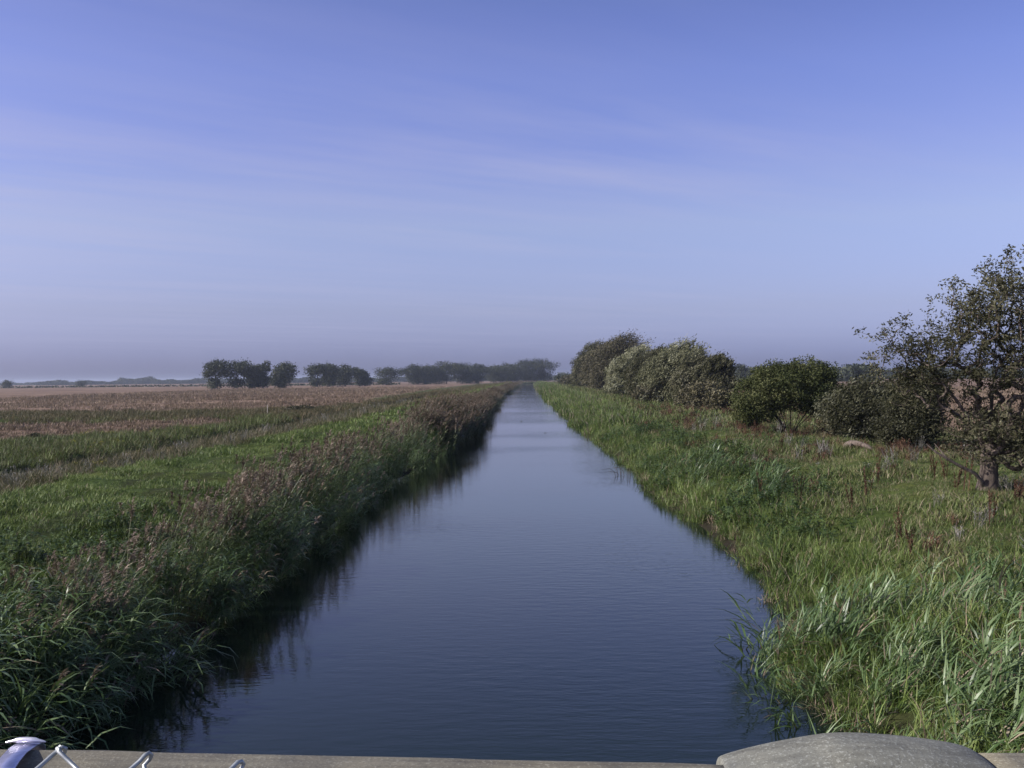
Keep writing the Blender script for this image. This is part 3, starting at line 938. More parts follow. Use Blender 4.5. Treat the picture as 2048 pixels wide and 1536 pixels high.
for (px, d, top, wpx, kind, lab) in row:
    b = place(px, d)
    H = height_for(px, d, top, b.z)
    w = wpx / 2010.0 * d / 2 * (1.08 if px < 800 or kind != 'full' else 1.6)
    H *= 1.0 if px < 800 else 1.05
    if kind == 'open':
        lobes = [((0.15 * w, 0, H * 0.76), (w, w * 0.8, H * 0.22)), ((-0.45 * w, 0, H * 0.55), (w * 0.5, w * 0.5, H * 0.14)), ((0.55 * w, 0, H * 0.5), (w * 0.42, w * 0.4, H * 0.12)),
                 ((-0.1 * w, 0, H * 0.2), (w * 0.6, w * 0.6, H * 0.2))]
        nt_, per = 170, 28
    elif kind == 'col':
        lobes = [((0.1 * w, 0, H * 0.74), (w * 1.0, w * 0.9, H * 0.26)), ((0, 0, H * 0.32), (w * 0.85, w * 0.8, H * 0.32))]
        nt_, per = 120, 26
    else:
        lobes = [((0, 0, H * 0.66), (w * 0.98, w * 0.85, H * 0.32)), ((rng.uniform(-.3, .3) * w, 0, H * 0.86), (w * 0.5, w * 0.4, H * 0.15)), ((rng.uniform(-.4, .4) * w, 0, H * 0.3), (w * 0.88, w * 0.8, H * 0.3))]
        nt_, per = 240, 28
    make_tree("field_tree", lab, "tree", b, lobes, nt_ if px < 800 else int(nt_ * 1.5), per, w * (0.13 if px < 800 else 0.085), 0.8, 0.5, MAT["far"], MAT["barkd"], simple_stems(H, 0.0, 1, fork=0.5), 0.35, (0.4, 0, 0.2), "row of trees across the far left fields", minr=0.05)

# small hazy trees standing alone on the horizon
lone = [
    (14, 900, 761, 24, 'full', "single small bush-like tree at the extreme left of the horizon"),
    (162, 1100, 762, 26, 'full', "small paler tree rising from the left horizon hedge line"),
    (1482, 520, 727, 24, 'col', "tallest of three hazy trees on the horizon behind the right field"),
    (1507, 540, 736, 30, 'full', "low rounded one between two hazy trees on the right horizon"),
    (1526, 545, 731, 18, 'col', "slimmest of the hazy trees on the right horizon, beside the dark round bush"),
    (1642, 480, 722, 28, 'full', "bluish round tree showing over the top of the dark round bush"),
    (1712, 470, 732, 18, 'col', "slender hazy tree at the right end of the far hedge"),
    (1738, 470, 730, 30, 'full', "hazy tree partly behind the large willow's hanging left limb"),
    (1132, 520, 749, 40, 'full', "low hazy tree just right of where the canal vanishes"),
]
for (px, d, top, wpx, kind, lab) in lone:
    b = place(px, d)
    H = height_for(px, d, top, b.z)
    w = wpx / 2010.0 * d / 2 * 1.08
    lobes = [((0, 0, H * 0.66), (w * 0.98, w * 0.85, H * 0.33)), ((0, 0, H * 0.3), (w * 0.85, w * 0.8, H * 0.3))]
    make_tree("distant_tree", lab, "tree", b, lobes, 90, 26, w * 0.16, 0.7, 0.42, MAT["far"], MAT["barkd"], simple_stems(H, 0, 1, fork=0.5), 0.25, (0.3, 0, 0.2), minr=0.05)

# ---- willows and shrubs along the right bank
rb = [
    (1205, 260, 690, 70, 'brownbush', "dull brown willow between the hazy dome and the tallest one of the clump"),
    (1300, 140, 707, 80, 'willow', "grey willow filling the gap between the pale windblown and the wide silvery one"),
    (1385, 118, 722, 70, 'willow', "dark grey willow just right of the wide silvery one"),
  # column, distance, top row, width px, material, label, kind
    (1178, 300, 690, 56, 'willow', "far hazy dome shaped willow at the left end of the right bank clump"),
    (1232, 225, 679, 92, 'brownbush', "tallest brownish willow of the clump on the right bank"),
    (1262, 165, 704, 84, 'willowp', "pale windblown willow in front of the tallest brownish one"),
    (1345, 122, 696, 108, 'willowp', "wide silvery green willow in the middle of the right bank clump"),
    (1424, 116, 718, 62, 'willow', "smaller grey green willow at the right end of the right bank clump"),
]
for (px, d, top, wpx, mt, lab) in rb:
    b = place(px, d)
    H = height_for(px, d, top, b.z)
    H *= 1.03
    w = wpx / 2010.0 * d / 2 * 1.3
    lobes = [((0.2 * w, 0, H * 0.72), (w * 0.8, w * 0.8, H * 0.27)), ((-0.4 * w, 0.2 * w, H * 0.48), (w * 0.62, w * 0.8, H * 0.30)), ((0.45 * w, -0.2 * w, H * 0.42), (w * 0.6, w * 0.8, H * 0.3)),
             ((-0.1 * w, 0, H * 0.2), (w * 0.98, w * 0.9, H * 0.24), 1.3), ((0.25 * w, 0, H * 0.9), (w * 0.35, w * 0.35, H * 0.12))]
    ls = 0.2 + d / 800.0
    make_tree("willow_tree", lab, "tree", b, lobes, 720, 52, w * 0.065, ls * 1.05, ls * 0.28, MAT[mt], MAT["barkd"], simple_stems(H, 0.1, 3, 0.3, 0.4), 0.2, (0.6, 0.1, 0.6), "willows in the clump on the right bank", scatterdir=0.42, minr=0.025, feather=2.6)

shrubs = [
    (1398, 96, 764, 96, 'brownbush', "low brown shrub at the foot of the wide silvery willow", 3),
    (1442, 88, 776, 60, 'brownbush', "small brown shrub between the willow clump and the dark round bush", 3),
    (1312, 122, 764, 90, 'brownbush', "low dark shrub skirting the pale willow nearest the water", 3),
    (1150, 420, 753, 60, 'brownbush', "reddish brown low shrub at the far end of the right bank", 3),
    (1165, 330, 746, 60, 'willow', "low shrub below the hazy dome shaped willow", 3),
    (600, 122, 822, 56, 'brownbush', "dark brown bush at the end of the brown rush belt on the left", 3),
    (1672, 55, 800, 70, 'brownbush', "small dark shrub filling the gap right of the dark round bush", 3),
    (1500, 62, 815, 44, 'thorn', "small green shrub at the left foot of the dark round bush", 3),
    (67, 68, 873, 26, 'brownbush', "small dark bush alone in the straw at the far left", 2),
]
for (px, d, top, wpx, mt, lab, ns) in shrubs:
    b = place(px, d)
    H = max(0.5, height_for(px, d, top, b.z))
    w = wpx / 2010.0 * d / 2 * 1.1
    lobes = [((0, 0, H * 0.5), (w, w * 0.8, H * 0.5)), ((0.3 * w, 0, H * 0.7), (w * 0.5, w * 0.5, H * 0.28))]
    ls = 0.12 + d / 500.0
    make_tree("shrub", lab, "shrub", b, lobes, 150, 26, w * 0.1, ls, ls * 0.45, MAT[mt], MAT["barkd"], simple_stems(H, 0, ns, 0.5, 0.4), 0.06, (0.5, 0, 0.2), minr=0.01)

# dark round bush with many stems
b = place(1580, 56.5)
st = []
for a, s in ((-2.9, 1.0), (-2.2, 0.7), (-0.2, 0.9), (0.5, 0.6), (2.6, 0.5), (1.4, 0.4), (3.1, 1.3), (-0.5, 1.35)):
    st.append([(math.cos(a) * s * t * 1.5 + 0.15 * math.cos(a), math.sin(a) * s * t * 1.1, 1.9 * t ** 0.9) for t in np.linspace(0, 1, 5)])
make_tree("thorn_bush", "dense dark green round bush on many bare stems", "bush", b,
          [((0, 0, 2.4), (3.0, 2.6, 1.3)), ((-0.9, 0, 3.0), (1.6, 1.7, 0.95)), ((0.9, -0.2, 3.2), (1.7, 1.7, 0.95)), ((-2.3, -0.3, 1.5), (1.1, 1.3, 0.9)), ((2.4, 0.1, 1.9), (1.0, 1.2, 0.9)), ((-1.5, -0.8, 1.2), (0.9, 0.8, 0.55)), ((1.3, -0.9, 1.4), (0.9, 0.8, 0.5))],
          1700, 40, 0.15, 0.13, 0.062, MAT["thorn"], MAT["barkd"], st, 0.08, (0.3, 0, 0.2), minr=0.006)

# grey-green willow bushes right of it
b = place(1745, 47)
make_tree("willow_bush", "low silvery willow bush behind the fallen log", "bush", b,
          [((-0.9, 0, 1.4), (1.8, 1.6, 1.15)), ((0.9, 0.2, 1.5), (1.9, 1.6, 1.3)), ((-0.6, 0, 2.3), (0.9, 0.9, 0.6)), ((0.9, 0, 0.7), (2.2, 1.4, 0.7))],
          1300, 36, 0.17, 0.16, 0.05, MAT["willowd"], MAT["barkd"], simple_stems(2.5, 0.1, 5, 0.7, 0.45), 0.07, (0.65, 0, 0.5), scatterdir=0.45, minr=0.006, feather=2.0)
b = place(1835, 43)
make_tree("willow_bush", "olive willow bush between the log and the large willow's trunk", "bush", b,
          [((0, 0.4, 1.5), (1.25, 1.3, 1.3)), ((-0.5, 0, 0.8), (1.4, 1.2, 0.7)), ((0.4, 0.3, 2.5), (0.9, 0.9, 0.8))],
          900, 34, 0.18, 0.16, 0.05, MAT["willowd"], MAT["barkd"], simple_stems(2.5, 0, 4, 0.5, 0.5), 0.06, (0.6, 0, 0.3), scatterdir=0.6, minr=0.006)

# the large willow at the right edge
b = at_z(1975, 980, 1.3)
b.z = gz(b.x, b.y) - 0.03
wl = [((1.5, 0, 5.2), (2.7, 2.0, 1.75), 0.9), ((0.0, 0.2, 5.0), (1.5, 1.4, 1.3), 0.9), ((-2.1, 0.1, 4.0), (1.6, 1.2, 0.95), 0.75), ((-0.5, 0, 3.6), (1.8, 1.5, 1.1), 0.8), ((1.9, 0, 3.5), (2.4, 2.0, 1.2), 0.8), ((-1.6, 0.2, 2.9), (1.3, 1.0, 0.7), 0.7), ((-0.2, -0.3, 2.0), (1.4, 1.0, 0.6), 0.8),
      ((0.5, 0, 1.45), (1.9, 1.6, 0.85), 1.8), ((2.6, 0.2, 1.8), (1.6, 1.6, 1.1), 1.4), ((-0.8, 0.2, 2.55), (1.1, 1.0, 0.55), 0.7), ((-2.3, 0.3, 3.1), (0.9, 0.9, 0.5), 0.7), ((2.2, 0, 6.3), (1.2, 1.1, 0.6), 0.8)]
st = [[(0, 0, -0.05), (0.02, 0, 0.35), (0.05, 0, 0.7), (0.1, 0.02, 1.1)],
      [(0.05, 0, 0.9), (-0.3, 0.0, 1.7), (-0.8, 0.05, 2.5), (-1.4, 0.05, 3.2), (-1.9, 0.1, 3.8)],
      [(0.05, 0, 0.9), (0.15, 0.1, 1.9), (0.2, 0.1, 3.0), (0.3, 0.1, 4.1), (0.35, 0.1, 5.0)],
      [(0.1, 0, 0.9), (0.7, -0.1, 1.8), (1.2, 0, 3.0), (1.6, 0, 4.2), (1.9, 0, 5.4)],
      [(0.1, 0, 0.9), (1.2, 0.3, 1.6), (2.2, 0.3, 2.4), (2.9, 0.2, 3.4)]]
wil = make_tree("large_willow", "large old willow with open grey green crown at the right edge", "tree", b, wl, 1900, 24, 0.095, 0.11, 0.040, MAT["willow"], MAT["bark"], st, 0.12, (0.5, 0.0, -0.05), scatterdir=0.8, minr=0.004, feather=0.6)
# thick short bole and the bare low limb
bole = [(np.array([(0, 0, -0.1), (0.0, 0, 0.08), (0.02, 0, 0.3), (0.04, 0, 0.6), (0.07, 0, 0.95), (0.1, 0, 1.3)]), [0.33, 0.28, 0.245, 0.235, 0.24, 0.18])]
V, Q = tube_set(bole, 14)
V[:, :2] += (np.stack([vnoise(V[:, 0] * 9 + V[:, 2] * 1.5, V[:, 1] * 9, 1.0, 4), vnoise(V[:, 1] * 9 + 30, V[:, 0] * 9 + V[:, 2], 1.0, 9)], -1) - 0.5) * 0.10
mesh_np("bole", V, Q, [MAT["bark"]], smooth=True, parent=wil)
def L3(px, py, dy):  # a point of the bare limb near the trunk's distance
    q = at_y(px, py, b.y + dy)
    return (q.x - b.x, q.y - b.y, q.z - b.z)
pts = np.array([L3(1966, 978, -0.1), L3(1962, 962, -0.25), L3(1950, 947, -0.3), L3(1925, 935, -0.35), L3(1895, 918, -0.4), L3(1870, 903, -0.4), L3(1853, 888, -0.35)])
tw = np.array([L3(1895, 918, -0.4), L3(1882, 902, -0.35), L3(1868, 886, -0.2)])
V, Q = tube_set([(pts, [0.06, 0.055, 0.05, 0.045, 0.035, 0.028, 0.012]), (tw, [0.022, 0.018, 0.006])], 7)
bl = mesh_np("bare_limb", V, Q, [MAT["log"]], smooth=True, parent=wil)
bl["label"] = "pale leafless limb sweeping left from the trunk foot"

# ------------------------------------------------------------------ fallen log
p0 = at_z(1690, 902, 1.25); p1 = at_z(1747, 908, 1.2)
lg = empty("fallen_log", p0)
tag(lg, "pale arched fallen log lying in the grass before the willow bush", "log")
dv = p1 - p0
g0 = gz(p0.x, p0.y) - p0.z
pts = [(dv.x * t - 0.05, dv.y * t, g0 + 0.02 + 0.28 * math.sin(math.pi * (0.12 + 0.86 * t)) + 0.02 * math.sin(9 * t)) for t in np.linspace(0, 1, 12)]
V, Q = tube_set([(np.array(pts), [0.06, 0.10, 0.12, 0.125, 0.12, 0.12, 0.115, 0.11, 0.11, 0.10, 0.09, 0.05])], 12)
V += (np.stack([vnoise(V[:, 0] * 12, V[:, 2] * 12, 1, 1), vnoise(V[:, 1] * 12, V[:, 0] * 12, 1, 2), vnoise(V[:, 2] * 12, V[:, 0] * 12, 1, 3)], -1) - 0.5) * 0.04
mesh_np("log_body", V, Q, [MAT["log"]], smooth=True, parent=lg)
V, Q = tube_set([(np.array([pts[3], (pts[3][0] - 0.1, pts[3][1] - 0.25, pts[3][2] - 0.05), (pts[3][0] - 0.25, pts[3][1] - 0.4, g0 + 0.05)]), [0.05, 0.04, 0.02])], 8)
mesh_np("broken_branch", V, Q, [MAT["log"]], smooth=True, parent=lg)

# ------------------------------------------------------------------ dock plants, each its own thing
docks = [
    (1520, 960, "rusty dock plant nearest the water on the right bank"),
    (1598, 975, "rusty dock spire left of the taller dock pair"),
    (1628, 972, "tall rust brown dock in front of the fallen log"),
    (1700, 1000, "small dock plant on open grass below the log"),
    (1735, 985, "dock plant right beside the buff dry patch"),
    (1755, 962, "slender dock spire above the buff dry patch"),
    (1868, 968, "tall dark red dock left of the willow's trunk"),
    (1890, 958, "dock plant under the willow's bare low limb"),
    (1912, 992, "squat bushy dock plant in front of the willow's bare limb"),
    (1935, 985, "dock plant closest to the foot of the willow's trunk"),
    (1490, 845, "reddish dock clump left of the dark round bush"),
    (1508, 862, "reddish dock clump at the foot of the dark round bush"),
    (1800, 1050, "lone dock spire on the open grass right of centre"),
    (1820, 1070, "short dock plant beside the lone spire on open grass"),
    (1985, 1035, "dock plant in the grass below the willow's trunk"),
    (2030, 1010, "dock plant at the right frame edge below the willow"),
    (1650, 905, "faint dock plant left of the fallen log"),
    (1560, 905, "dock plant in the grass below the dark round bush"),
]
for (px, py, lab) in docks:
    q = at_z(px, py, 1.25)
    q.z = gz(q.x, q.y) - 0.02
    bg = dock_plant_mesh(0.62 + 0.3 * rng.random() + 0.1)
    o = bg.out("dock_plant", [MAT["dock"]], link=True)
    o.location = q
    tag(o, lab, "plant", "dock plants on the right bank")

# ------------------------------------------------------------------ dead stems standing in the water by the right bank
q0 = at_z(1252, 952, 0.0)
root = empty("dead_stems", q0)
tag(root, "few dead stems poking out of the water beside the right bank", "dead stems")
for k in range(9):
    x0 = rng.normal(0, 0.35); y0_ = rng.normal(0, 0.6)
    dx, dy, hh = rng.normal(-0.15, 0.25), rng.normal(0, 0.2), rng.uniform(0.15, 0.42)
    V, Q = tube_set([(np.array([(x0, y0_, -0.25), (x0 + dx * 0.4, y0_ + dy * 0.4, hh * 0.6), (x0 + dx, y0_ + dy, hh), (x0 + dx * 2.2, y0_ + dy * 2, hh * 0.9)]), [0.012, 0.011, 0.009, 0.004])], 5)
    mesh_np("stem", V, Q, [MAT["barkd"]], parent=root)
for (px, py, r, lab) in ((1043, 843, 0.05, "dark clump of weed floating in mid canal"), (1090, 866, 0.03, "small dark speck of weed floating right of the larger clump")):
    q = at_z(px, py, 0.0)
    n = 40
    C = np.stack([rng.normal(0, r * 0.8, n), rng.normal(0, r, n), np.abs(rng.normal(0, r * 0.2, n)) - 0.015], -1)
    D = rng.normal(size=(n, 3)) * np.array([1, 1, 0.3]); D /= np.linalg.norm(D, axis=1)[:, None]
    V, Q = leaf_quads(C, D, U(0.1, 0.2, n), U(0.04, 0.08, n))
    o = mesh_np("floating_weed", V, Q, [MAT["brownbush"]], tone=rng.random(n) * 0.5)
    o.location = q
    tag(o, lab, "floating weed")

# ------------------------------------------------------------------ marker post in the marsh
m, nt, out = new_mat("pale_post")
pb = N(nt, "ShaderNodeBsdfPrincipled"); pb.inputs["Base Color"].default_value = (0.45, 0.40, 0.33, 1); pb.inputs["Roughness"].default_value = 0.8
nt.links.new(pb.outputs[0], out.inputs[0])
q = place(534, 104)
V, Q = tube_set([(np.array([(0, 0, -0.1), (0.01, 0, 0.5), (0.02, 0, 1.3), (0.02, 0, 1.36)]), [0.05, 0.045, 0.04, 0.02])], 8)
o = mesh_np("marker_post", V, Q, [m], smooth=False); o.location = q
tag(o, "thin pale post standing in the marsh beside the brown bush", "post")

# ------------------------------------------------------------------ distant wood line (stuff)
def treeline(name, label, segs_, hmin, hmax, seed):
    bgv = []; T = []
    for (px0, px1, d0, d1, h0, h1) in segs_:
        n = int(abs(px1 - px0) * 5)
        u = rng.random(n)
        px = px0 + (px1 - px0) * u
        d = d0 + (d1 - d0) * u + rng.normal(0, 12, n)
        X = (px - 1062) / 2010.0 * d
        hh = (h0 + (h1 - h0) * u) * (0.4 + 0.6 * vnoise(px, 0 * px, 13, seed) * (0.5 + vnoise(px, 0 * px, 4, seed + 1)) + 0.35 * vnoise(px, 0 * px, 1.6, seed + 2))
        k = 26
        z = rng.random((n, k)) ** 0.8 * hh[:, None]
        C = np.stack([np.repeat(X, k) + rng.normal(0, 3.0, n * k), np.repeat(d, k) + rng.normal(0, 3, n * k), z.ravel() + 0.8], -1)
        bgv.append(C)
    C = np.concatenate(bgv); n = len(C)
    D = rng.normal(size=(n, 3)); D /= np.linalg.norm(D, axis=1)[:, None]
    V, Q = leaf_quads(C, D, U(1.3, 2.6, n), U(0.9, 1.7, n))
    V[:, 2] = np.maximum(V[:, 2], 0.3)
    o = mesh_np(name, V, Q, [MAT["far"]], tone=rng.random(n))
    tag(o, label, "woods", kind="stuff")
    return o


treeline("distant_woods", "hazy line of far woods along the left horizon",
         [(-150, 60, 2300, 2300, 5, 5), (60, 235, 1900, 1900, 7, 7), (235, 300, 2000, 2000, 11, 12), (300, 460, 1900, 1900, 7, 10), (460, 780, 1800, 1800, 8, 8), (780, 1120, 1800, 1700, 8, 8)], 5, 15, 3)
treeline("distant_hedge", "hazy hedge and scrub along the right horizon",
         [(1120, 1470, 1500, 900, 12, 9), (1470, 1660, 760, 700, 8, 8), (1655, 1740, 620, 600, 7, 7), (1740, 2250, 900, 800, 8, 8)], 5, 10, 8)
# low dark hedge in front of the left wood line
C = []
n = 2600
px = U(-150, 800, n)
d = 830 + U(-8, 8, n) - (px - 400) * 0.1
C = np.stack([(px - 1062) / 2010 * d, d, U(0.2, 1.9, n)], -1)
D = rng.normal(size=(n, 3)); D /= np.linalg.norm(D, axis=1)[:, None]
V, Q = leaf_quads(C, D, U(1.2, 2.4, n), U(0.8, 1.4, n))
V[:, 2] = np.maximum(V[:, 2], 0.3)
o = mesh_np("field_hedge", V, Q, [MAT["far"]], tone=rng.random(n))
tag(o, "thin dark hedge bounding the straw field on the left", "hedge", kind="stuff")

# ------------------------------------------------------------------ bridge parapet at the bottom of the picture
def wood_mat(name, base, light, speck, sx):
    m, nt, out = new_mat(name)
    tc = N(nt, "ShaderNodeTexCoord")
    mp = N(nt, "ShaderNodeMapping"); mp.inputs["Scale"].default_value = (sx, 60, 60)
    nt.links.new(tc.outputs["Object"], mp.inputs[0])
    gr_ = noise(nt, mp.outputs[0], 1.0, 5, 0.65)
    sp = noise(nt, tc.outputs["Object"], 260, 2, 0.7)
    bl_ = noise(nt, tc.outputs["Object"], 14, 4, 0.6)
    c = ramp(nt, gr_, [(0.3, base), (0.72, light)])
    c = mixrgb(nt, mth(nt, 'MULTIPLY', mth(nt, 'GREATER_THAN', sp, 0.6), 0.45), c, speck)
    c = mixrgb(nt, mth(nt, 'MULTIPLY', mth(nt, 'LESS_THAN', sp, 0.36), 0.5), c, (0.07, 0.06, 0.05))
    c = mixrgb(nt, 1.0, c, ramp(nt, bl_, [(0.3, (0.62, 0.63, 0.64)), (0.5, (0.95, 0.95, 0.9)), (0.7, (1.2, 1.18, 1.08))]), 'MULTIPLY')
    pb = N(nt, "ShaderNodeBsdfPrincipled"); pb.inputs["Roughness"].default_value = 0.85
    nt.links.new(c, pb.inputs["Base Color"])
    b_ = N(nt, "ShaderNodeBump"); b_.inputs["Strength"].default_value = 0.6; b_.inputs["Distance"].default_value = 0.002
    nt.links.new(mth(nt, 'ADD', gr_, mth(nt, 'MULTIPLY', sp, 0.6)), b_.inputs["Height"])
    nt.links.new(b_.outputs[0], pb.inputs["Normal"])
    nt.links.new(pb.outputs[0], out.inputs[0])
    return m


MAT["rail"] = wood_mat("weathered_rail", (0.10, 0.088, 0.066), (0.225, 0.205, 0.155), (0.34, 0.33, 0.28), 3)
MAT["cap"] = wood_mat("lichened_cap", (0.12, 0.118, 0.10), (0.225, 0.225, 0.195), (0.42, 0.43, 0.40), 12)


def metal(name, col, rough, met=1.0):
    m, nt, out = new_mat(name)
    tc = N(nt, "ShaderNodeTexCoord")
    nz = noise(nt, tc.outputs["Object"], 90, 3)
    pb = N(nt, "ShaderNodeBsdfPrincipled")
    nt.links.new(ramp(nt, nz, [(0.3, tuple(c * 0.7 for c in col)), (0.7, col)]), pb.inputs["Base Color"])
    pb.inputs["Metallic"].default_value = met
    pb.inputs["Roughness"].default_value = rough
    nt.links.new(pb.outputs[0], out.inputs[0])
    return m


MAT["galv"] = metal("galvanised_wire", (0.45, 0.48, 0.48), 0.45, 0.6)
MAT["strap"] = metal("steel_strap", (0.55, 0.55, 0.72), 0.3, 0.9)
MAT["buckle_glint"] = metal("sunlit_buckle", (0.95, 0.92, 0.98), 0.35, 0.6)  # near-white colour holds the sun's glint on the strap's fold

ZT = 4.08


def beam(name, a, b_, width, depth, mat, label, cat):
    """weathered timber rail between two points of its far top edge, with worn rounded edges"""
    a = Vector(a); b_ = Vector(b_)
    L = (b_ - a).length
    ang = math.atan2((b_ - a).y, (b_ - a).x)
    slope = math.atan2((b_ - a).z, math.hypot((b_ - a).x, (b_ - a).y))
    prof = []
    r = 0.014
    for (cx, cz, a0) in ((-r, -r, 0), (-width + r, -r, 90), (-width + r, -depth + r, 180), (-r, -depth + r, 270)):
        for k in range(5):
            t = R(a0 + k * 22.5)
            prof.append((cx + r * math.cos(t), cz + r * math.sin(t)))
    prof = np.array(prof); m_ = len(prof)
    ns = max(2, int(L / 0.03))
    xs_ = np.linspace(0, L, ns)
    V = []
    for x in xs_:
        j = (vnoise(np.full(m_, x * 8), np.arange(m_) * 0.7, 1.0, 17) - 0.5) * 0.003
        V.append(np.stack([np.full(m_, x), prof[:, 0] + j, prof[:, 1] + j], -1))
    V = np.concatenate(V)
    Q = []
    for i in range(ns - 1):
        q0 = i * m_ + np.arange(m_); q1 = i * m_ + (np.arange(m_) + 1) % m_
        Q.append(np.stack([q0, q0 + m_, q1 + m_, q1], -1))
    cap0 = np.arange(m_)[None, :]
    cap1 = ((ns - 1) * m_ + np.arange(m_))[::-1][None, :]
    o = mesh_np(name, V, [np.concatenate(Q), cap0, cap1], [mat], smooth=False)
    for pl_ in o.data.polygons: pl_.use_smooth = True
    o.location = a
    o.rotation_euler = (0, -slope, ang)
    tag(o, label, cat)
    return o


e0 = at_z(0, 1491, ZT + 0.003); e1 = at_z(1434, 1521, ZT - 0.003)
e0 = e0 + (e0 - e1) * 0.6
e1b = e1 + (e1 - e0).normalized() * 0.02
beam("bridge_rail", e0, e1b, 0.12, 0.09, MAT["rail"], "weathered timber handrail carrying the steel strap and wire hooks", "handrail")
f0 = at_z(1948, 1498, ZT + 0.002); f1 = at_z(2048, 1497, ZT + 0.002)
f2 = f0 + (f1 - f0) * 14
beam("bridge_rail", f0, f2, 0.12, 0.09, MAT["rail"], "short stretch of timber handrail right of the grey domed cap", "handrail")

# domed cap over the joint
prof_px = [(1433, 1507), (1436, 1504), (1460, 1499), (1500, 1490), (1550, 1481), (1600, 1473), (1640, 1467), (1670, 1465), (1720, 1465), (1780, 1468), (1840, 1473), (1890, 1478), (1922, 1483), (1938, 1490), (1948, 1500), (1954, 1514), (1957, 1530)]
V = []
m_ = 15
for i, (px, py) in enumerate(prof_px):
    t = i / (len(prof_px) - 1)
    yb = 1.155 + 0.01 * math.sin(math.pi * t)
    q = at_y(px, py - 15 * math.sin(math.pi * min(1.0, (i + 0.5) / 14)), yb - 0.025)
    zt = q.z
    wd = 0.150
    yc = yb - wd / 2
    zb = ZT - 0.11
    ring = []
    for k in range(m_):
        a_ = math.pi * k / (m_ - 1)
        cx = math.copysign(abs(math.cos(a_)) ** 0.55, math.cos(a_)); sx = math.sin(a_) ** 0.5
        z = zb + (zt - zb) * sx
        ring.append((q.x + (0.006 * (1 - sx) if i > 12 else 0), yc + cx * wd / 2, z))
    V.append(ring)
V = np.array(V).reshape(-1, 3)
c0 = V.mean(0); c0[2] = ZT - 0.11
Q = []
for i in range(len(prof_px) - 1):
    a_ = i * m_ + np.arange(m_ - 1)
    Q.append(np.stack([a_, a_ + 1, a_ + 1 + m_, a_ + m_], -1))
Q = np.concatenate(Q)
capA = np.arange(m_)[::-1][None, :]
capB = ((len(prof_px) - 1) * m_ + np.arange(m_))[None, :]
o = mesh_np("post_cap", V - c0, [Q, capA, capB], [MAT["cap"]])
o.location = Vector(c0)
sb = o.modifiers.new("smooth", 'SUBSURF'); sb.levels = 2; sb.render_levels = 2
for pl_ in o.data.polygons: pl_.use_smooth = True
tag(o, "grey speckled domed cap sitting over the joint of the two handrails", "post cap")

# steel strap over the rail and its sunlit fold, the glint put into the colour
root = empty("steel_strap", at_z(20, 1530, ZT))
tag(root, "purplish steel strap wrapped over the handrail at the left corner", "strap")
ro = root.location.copy()
sd0 = lambda py, g: 0.42 * 2010 / (py - 767) - g - 0.025
cl = [(-24, 1600, sd0(1600, 0.022), 0), (-12, 1570, sd0(1570, 0.022), 0), (2, 1545, sd0(1545, 0.022), 0), (15, 1524, sd0(1524, 0.022), 0), (29, 1507, sd0(1507, 0.022), 0), (42, 1495, sd0(1495, 0.01), 0), (54, 1487, 1.145, 0), (62, 1484, 1.16, 0), (67, 1490, 1.174, 0), (70, 1520, 1.177, 0), (71, 1580, 1.178, 0)]
V = []
for i, (px, py, dd, _) in enumerate(cl):
    hw = 24
    A = at_y(px - hw, py + (1 if py < 1500 else 3), dd); B = at_y(px + hw, py - (0 if py < 1500 else 3), dd + 0.002)
    V += [A - ro, B - ro]
V = np.array([tuple(v) for v in V])
i = np.arange(len(cl) - 1) * 2
o = mesh_np("band", V, np.stack([i, i + 1, i + 3, i + 2], -1), [MAT["strap"]], smooth=True, parent=root)
sd = o.modifiers.new("thick", 'SOLIDIFY'); sd.thickness = 0.0015
segs_ = []
A = at_y(12, 1485, 1.148) - ro; B = at_y(92, 1484, 1.148) - ro
n_ = 12
pts = [A + (B - A) * t + Vector((0, 0, 0.003 * math.sin(math.pi * t))) for t in np.linspace(0, 1, n_)]
rad = [0.0012, 0.0018, 0.0018, 0.003, 0.0032, 0.0032, 0.0032, 0.0032, 0.0032, 0.002, 0.0018, 0.0008]
V, Q = tube_set([(np.array([tuple(q) for q in pts]), rad)], 8)
mesh_np("buckle_glint", V, Q, [MAT["buckle_glint"]], smooth=True, parent=root)

# twisted tops of the wire mesh hooked against the near side of the rail
root = empty("wire_mesh", at_z(300, 1534, ZT + 0.01))
tag(root, "galvanised wire mesh whose looped tops poke over the left handrail", "wire mesh")
ro = root.location.copy()
def wire(pl_, rad=0.0024):
    return (np.array([tuple(at_y(px, py, dd) - ro) for (px, py, dd) in pl_]), [rad] * len(pl_))
segs_ = [
    wire([(30, 1590, 1.01), (62, 1548, 1.03), (88, 1526, 1.045), (108, 1508, 1.055), (118, 1500, 1.06), (126, 1494, 1.06), (131, 1497, 1.063), (129, 1505, 1.066), (121, 1508, 1.068)]),
    wire([(190, 1590, 1.01), (165, 1550, 1.035), (148, 1532, 1.045), (130, 1515, 1.05), (118, 1503, 1.052), (115, 1497, 1.055), (120, 1494, 1.06)]),
    wire([(200, 1590, 1.0), (232, 1560, 1.03), (262, 1538, 1.045), (280, 1522, 1.052), (290, 1510, 1.056), (298, 1506, 1.058), (303, 1510, 1.06), (299, 1519, 1.06), (288, 1531, 1.058), (292, 1548, 1.05), (320, 1590, 1.02)]),
    wire([(390, 1600, 1.0), (425, 1566, 1.03), (455, 1545, 1.045), (468, 1532, 1.052), (476, 1524, 1.056), (483, 1523, 1.058), (487, 1528, 1.06), (482, 1538, 1.058), (484, 1560, 1.05), (510, 1600, 1.02)]),
    wire([(590, 1620, 1.0), (640, 1570, 1.03), (662, 1552, 1.045), (670, 1549, 1.055), (672, 1556, 1.058), (676, 1580, 1.04), (700, 1620, 1.02)]),
]
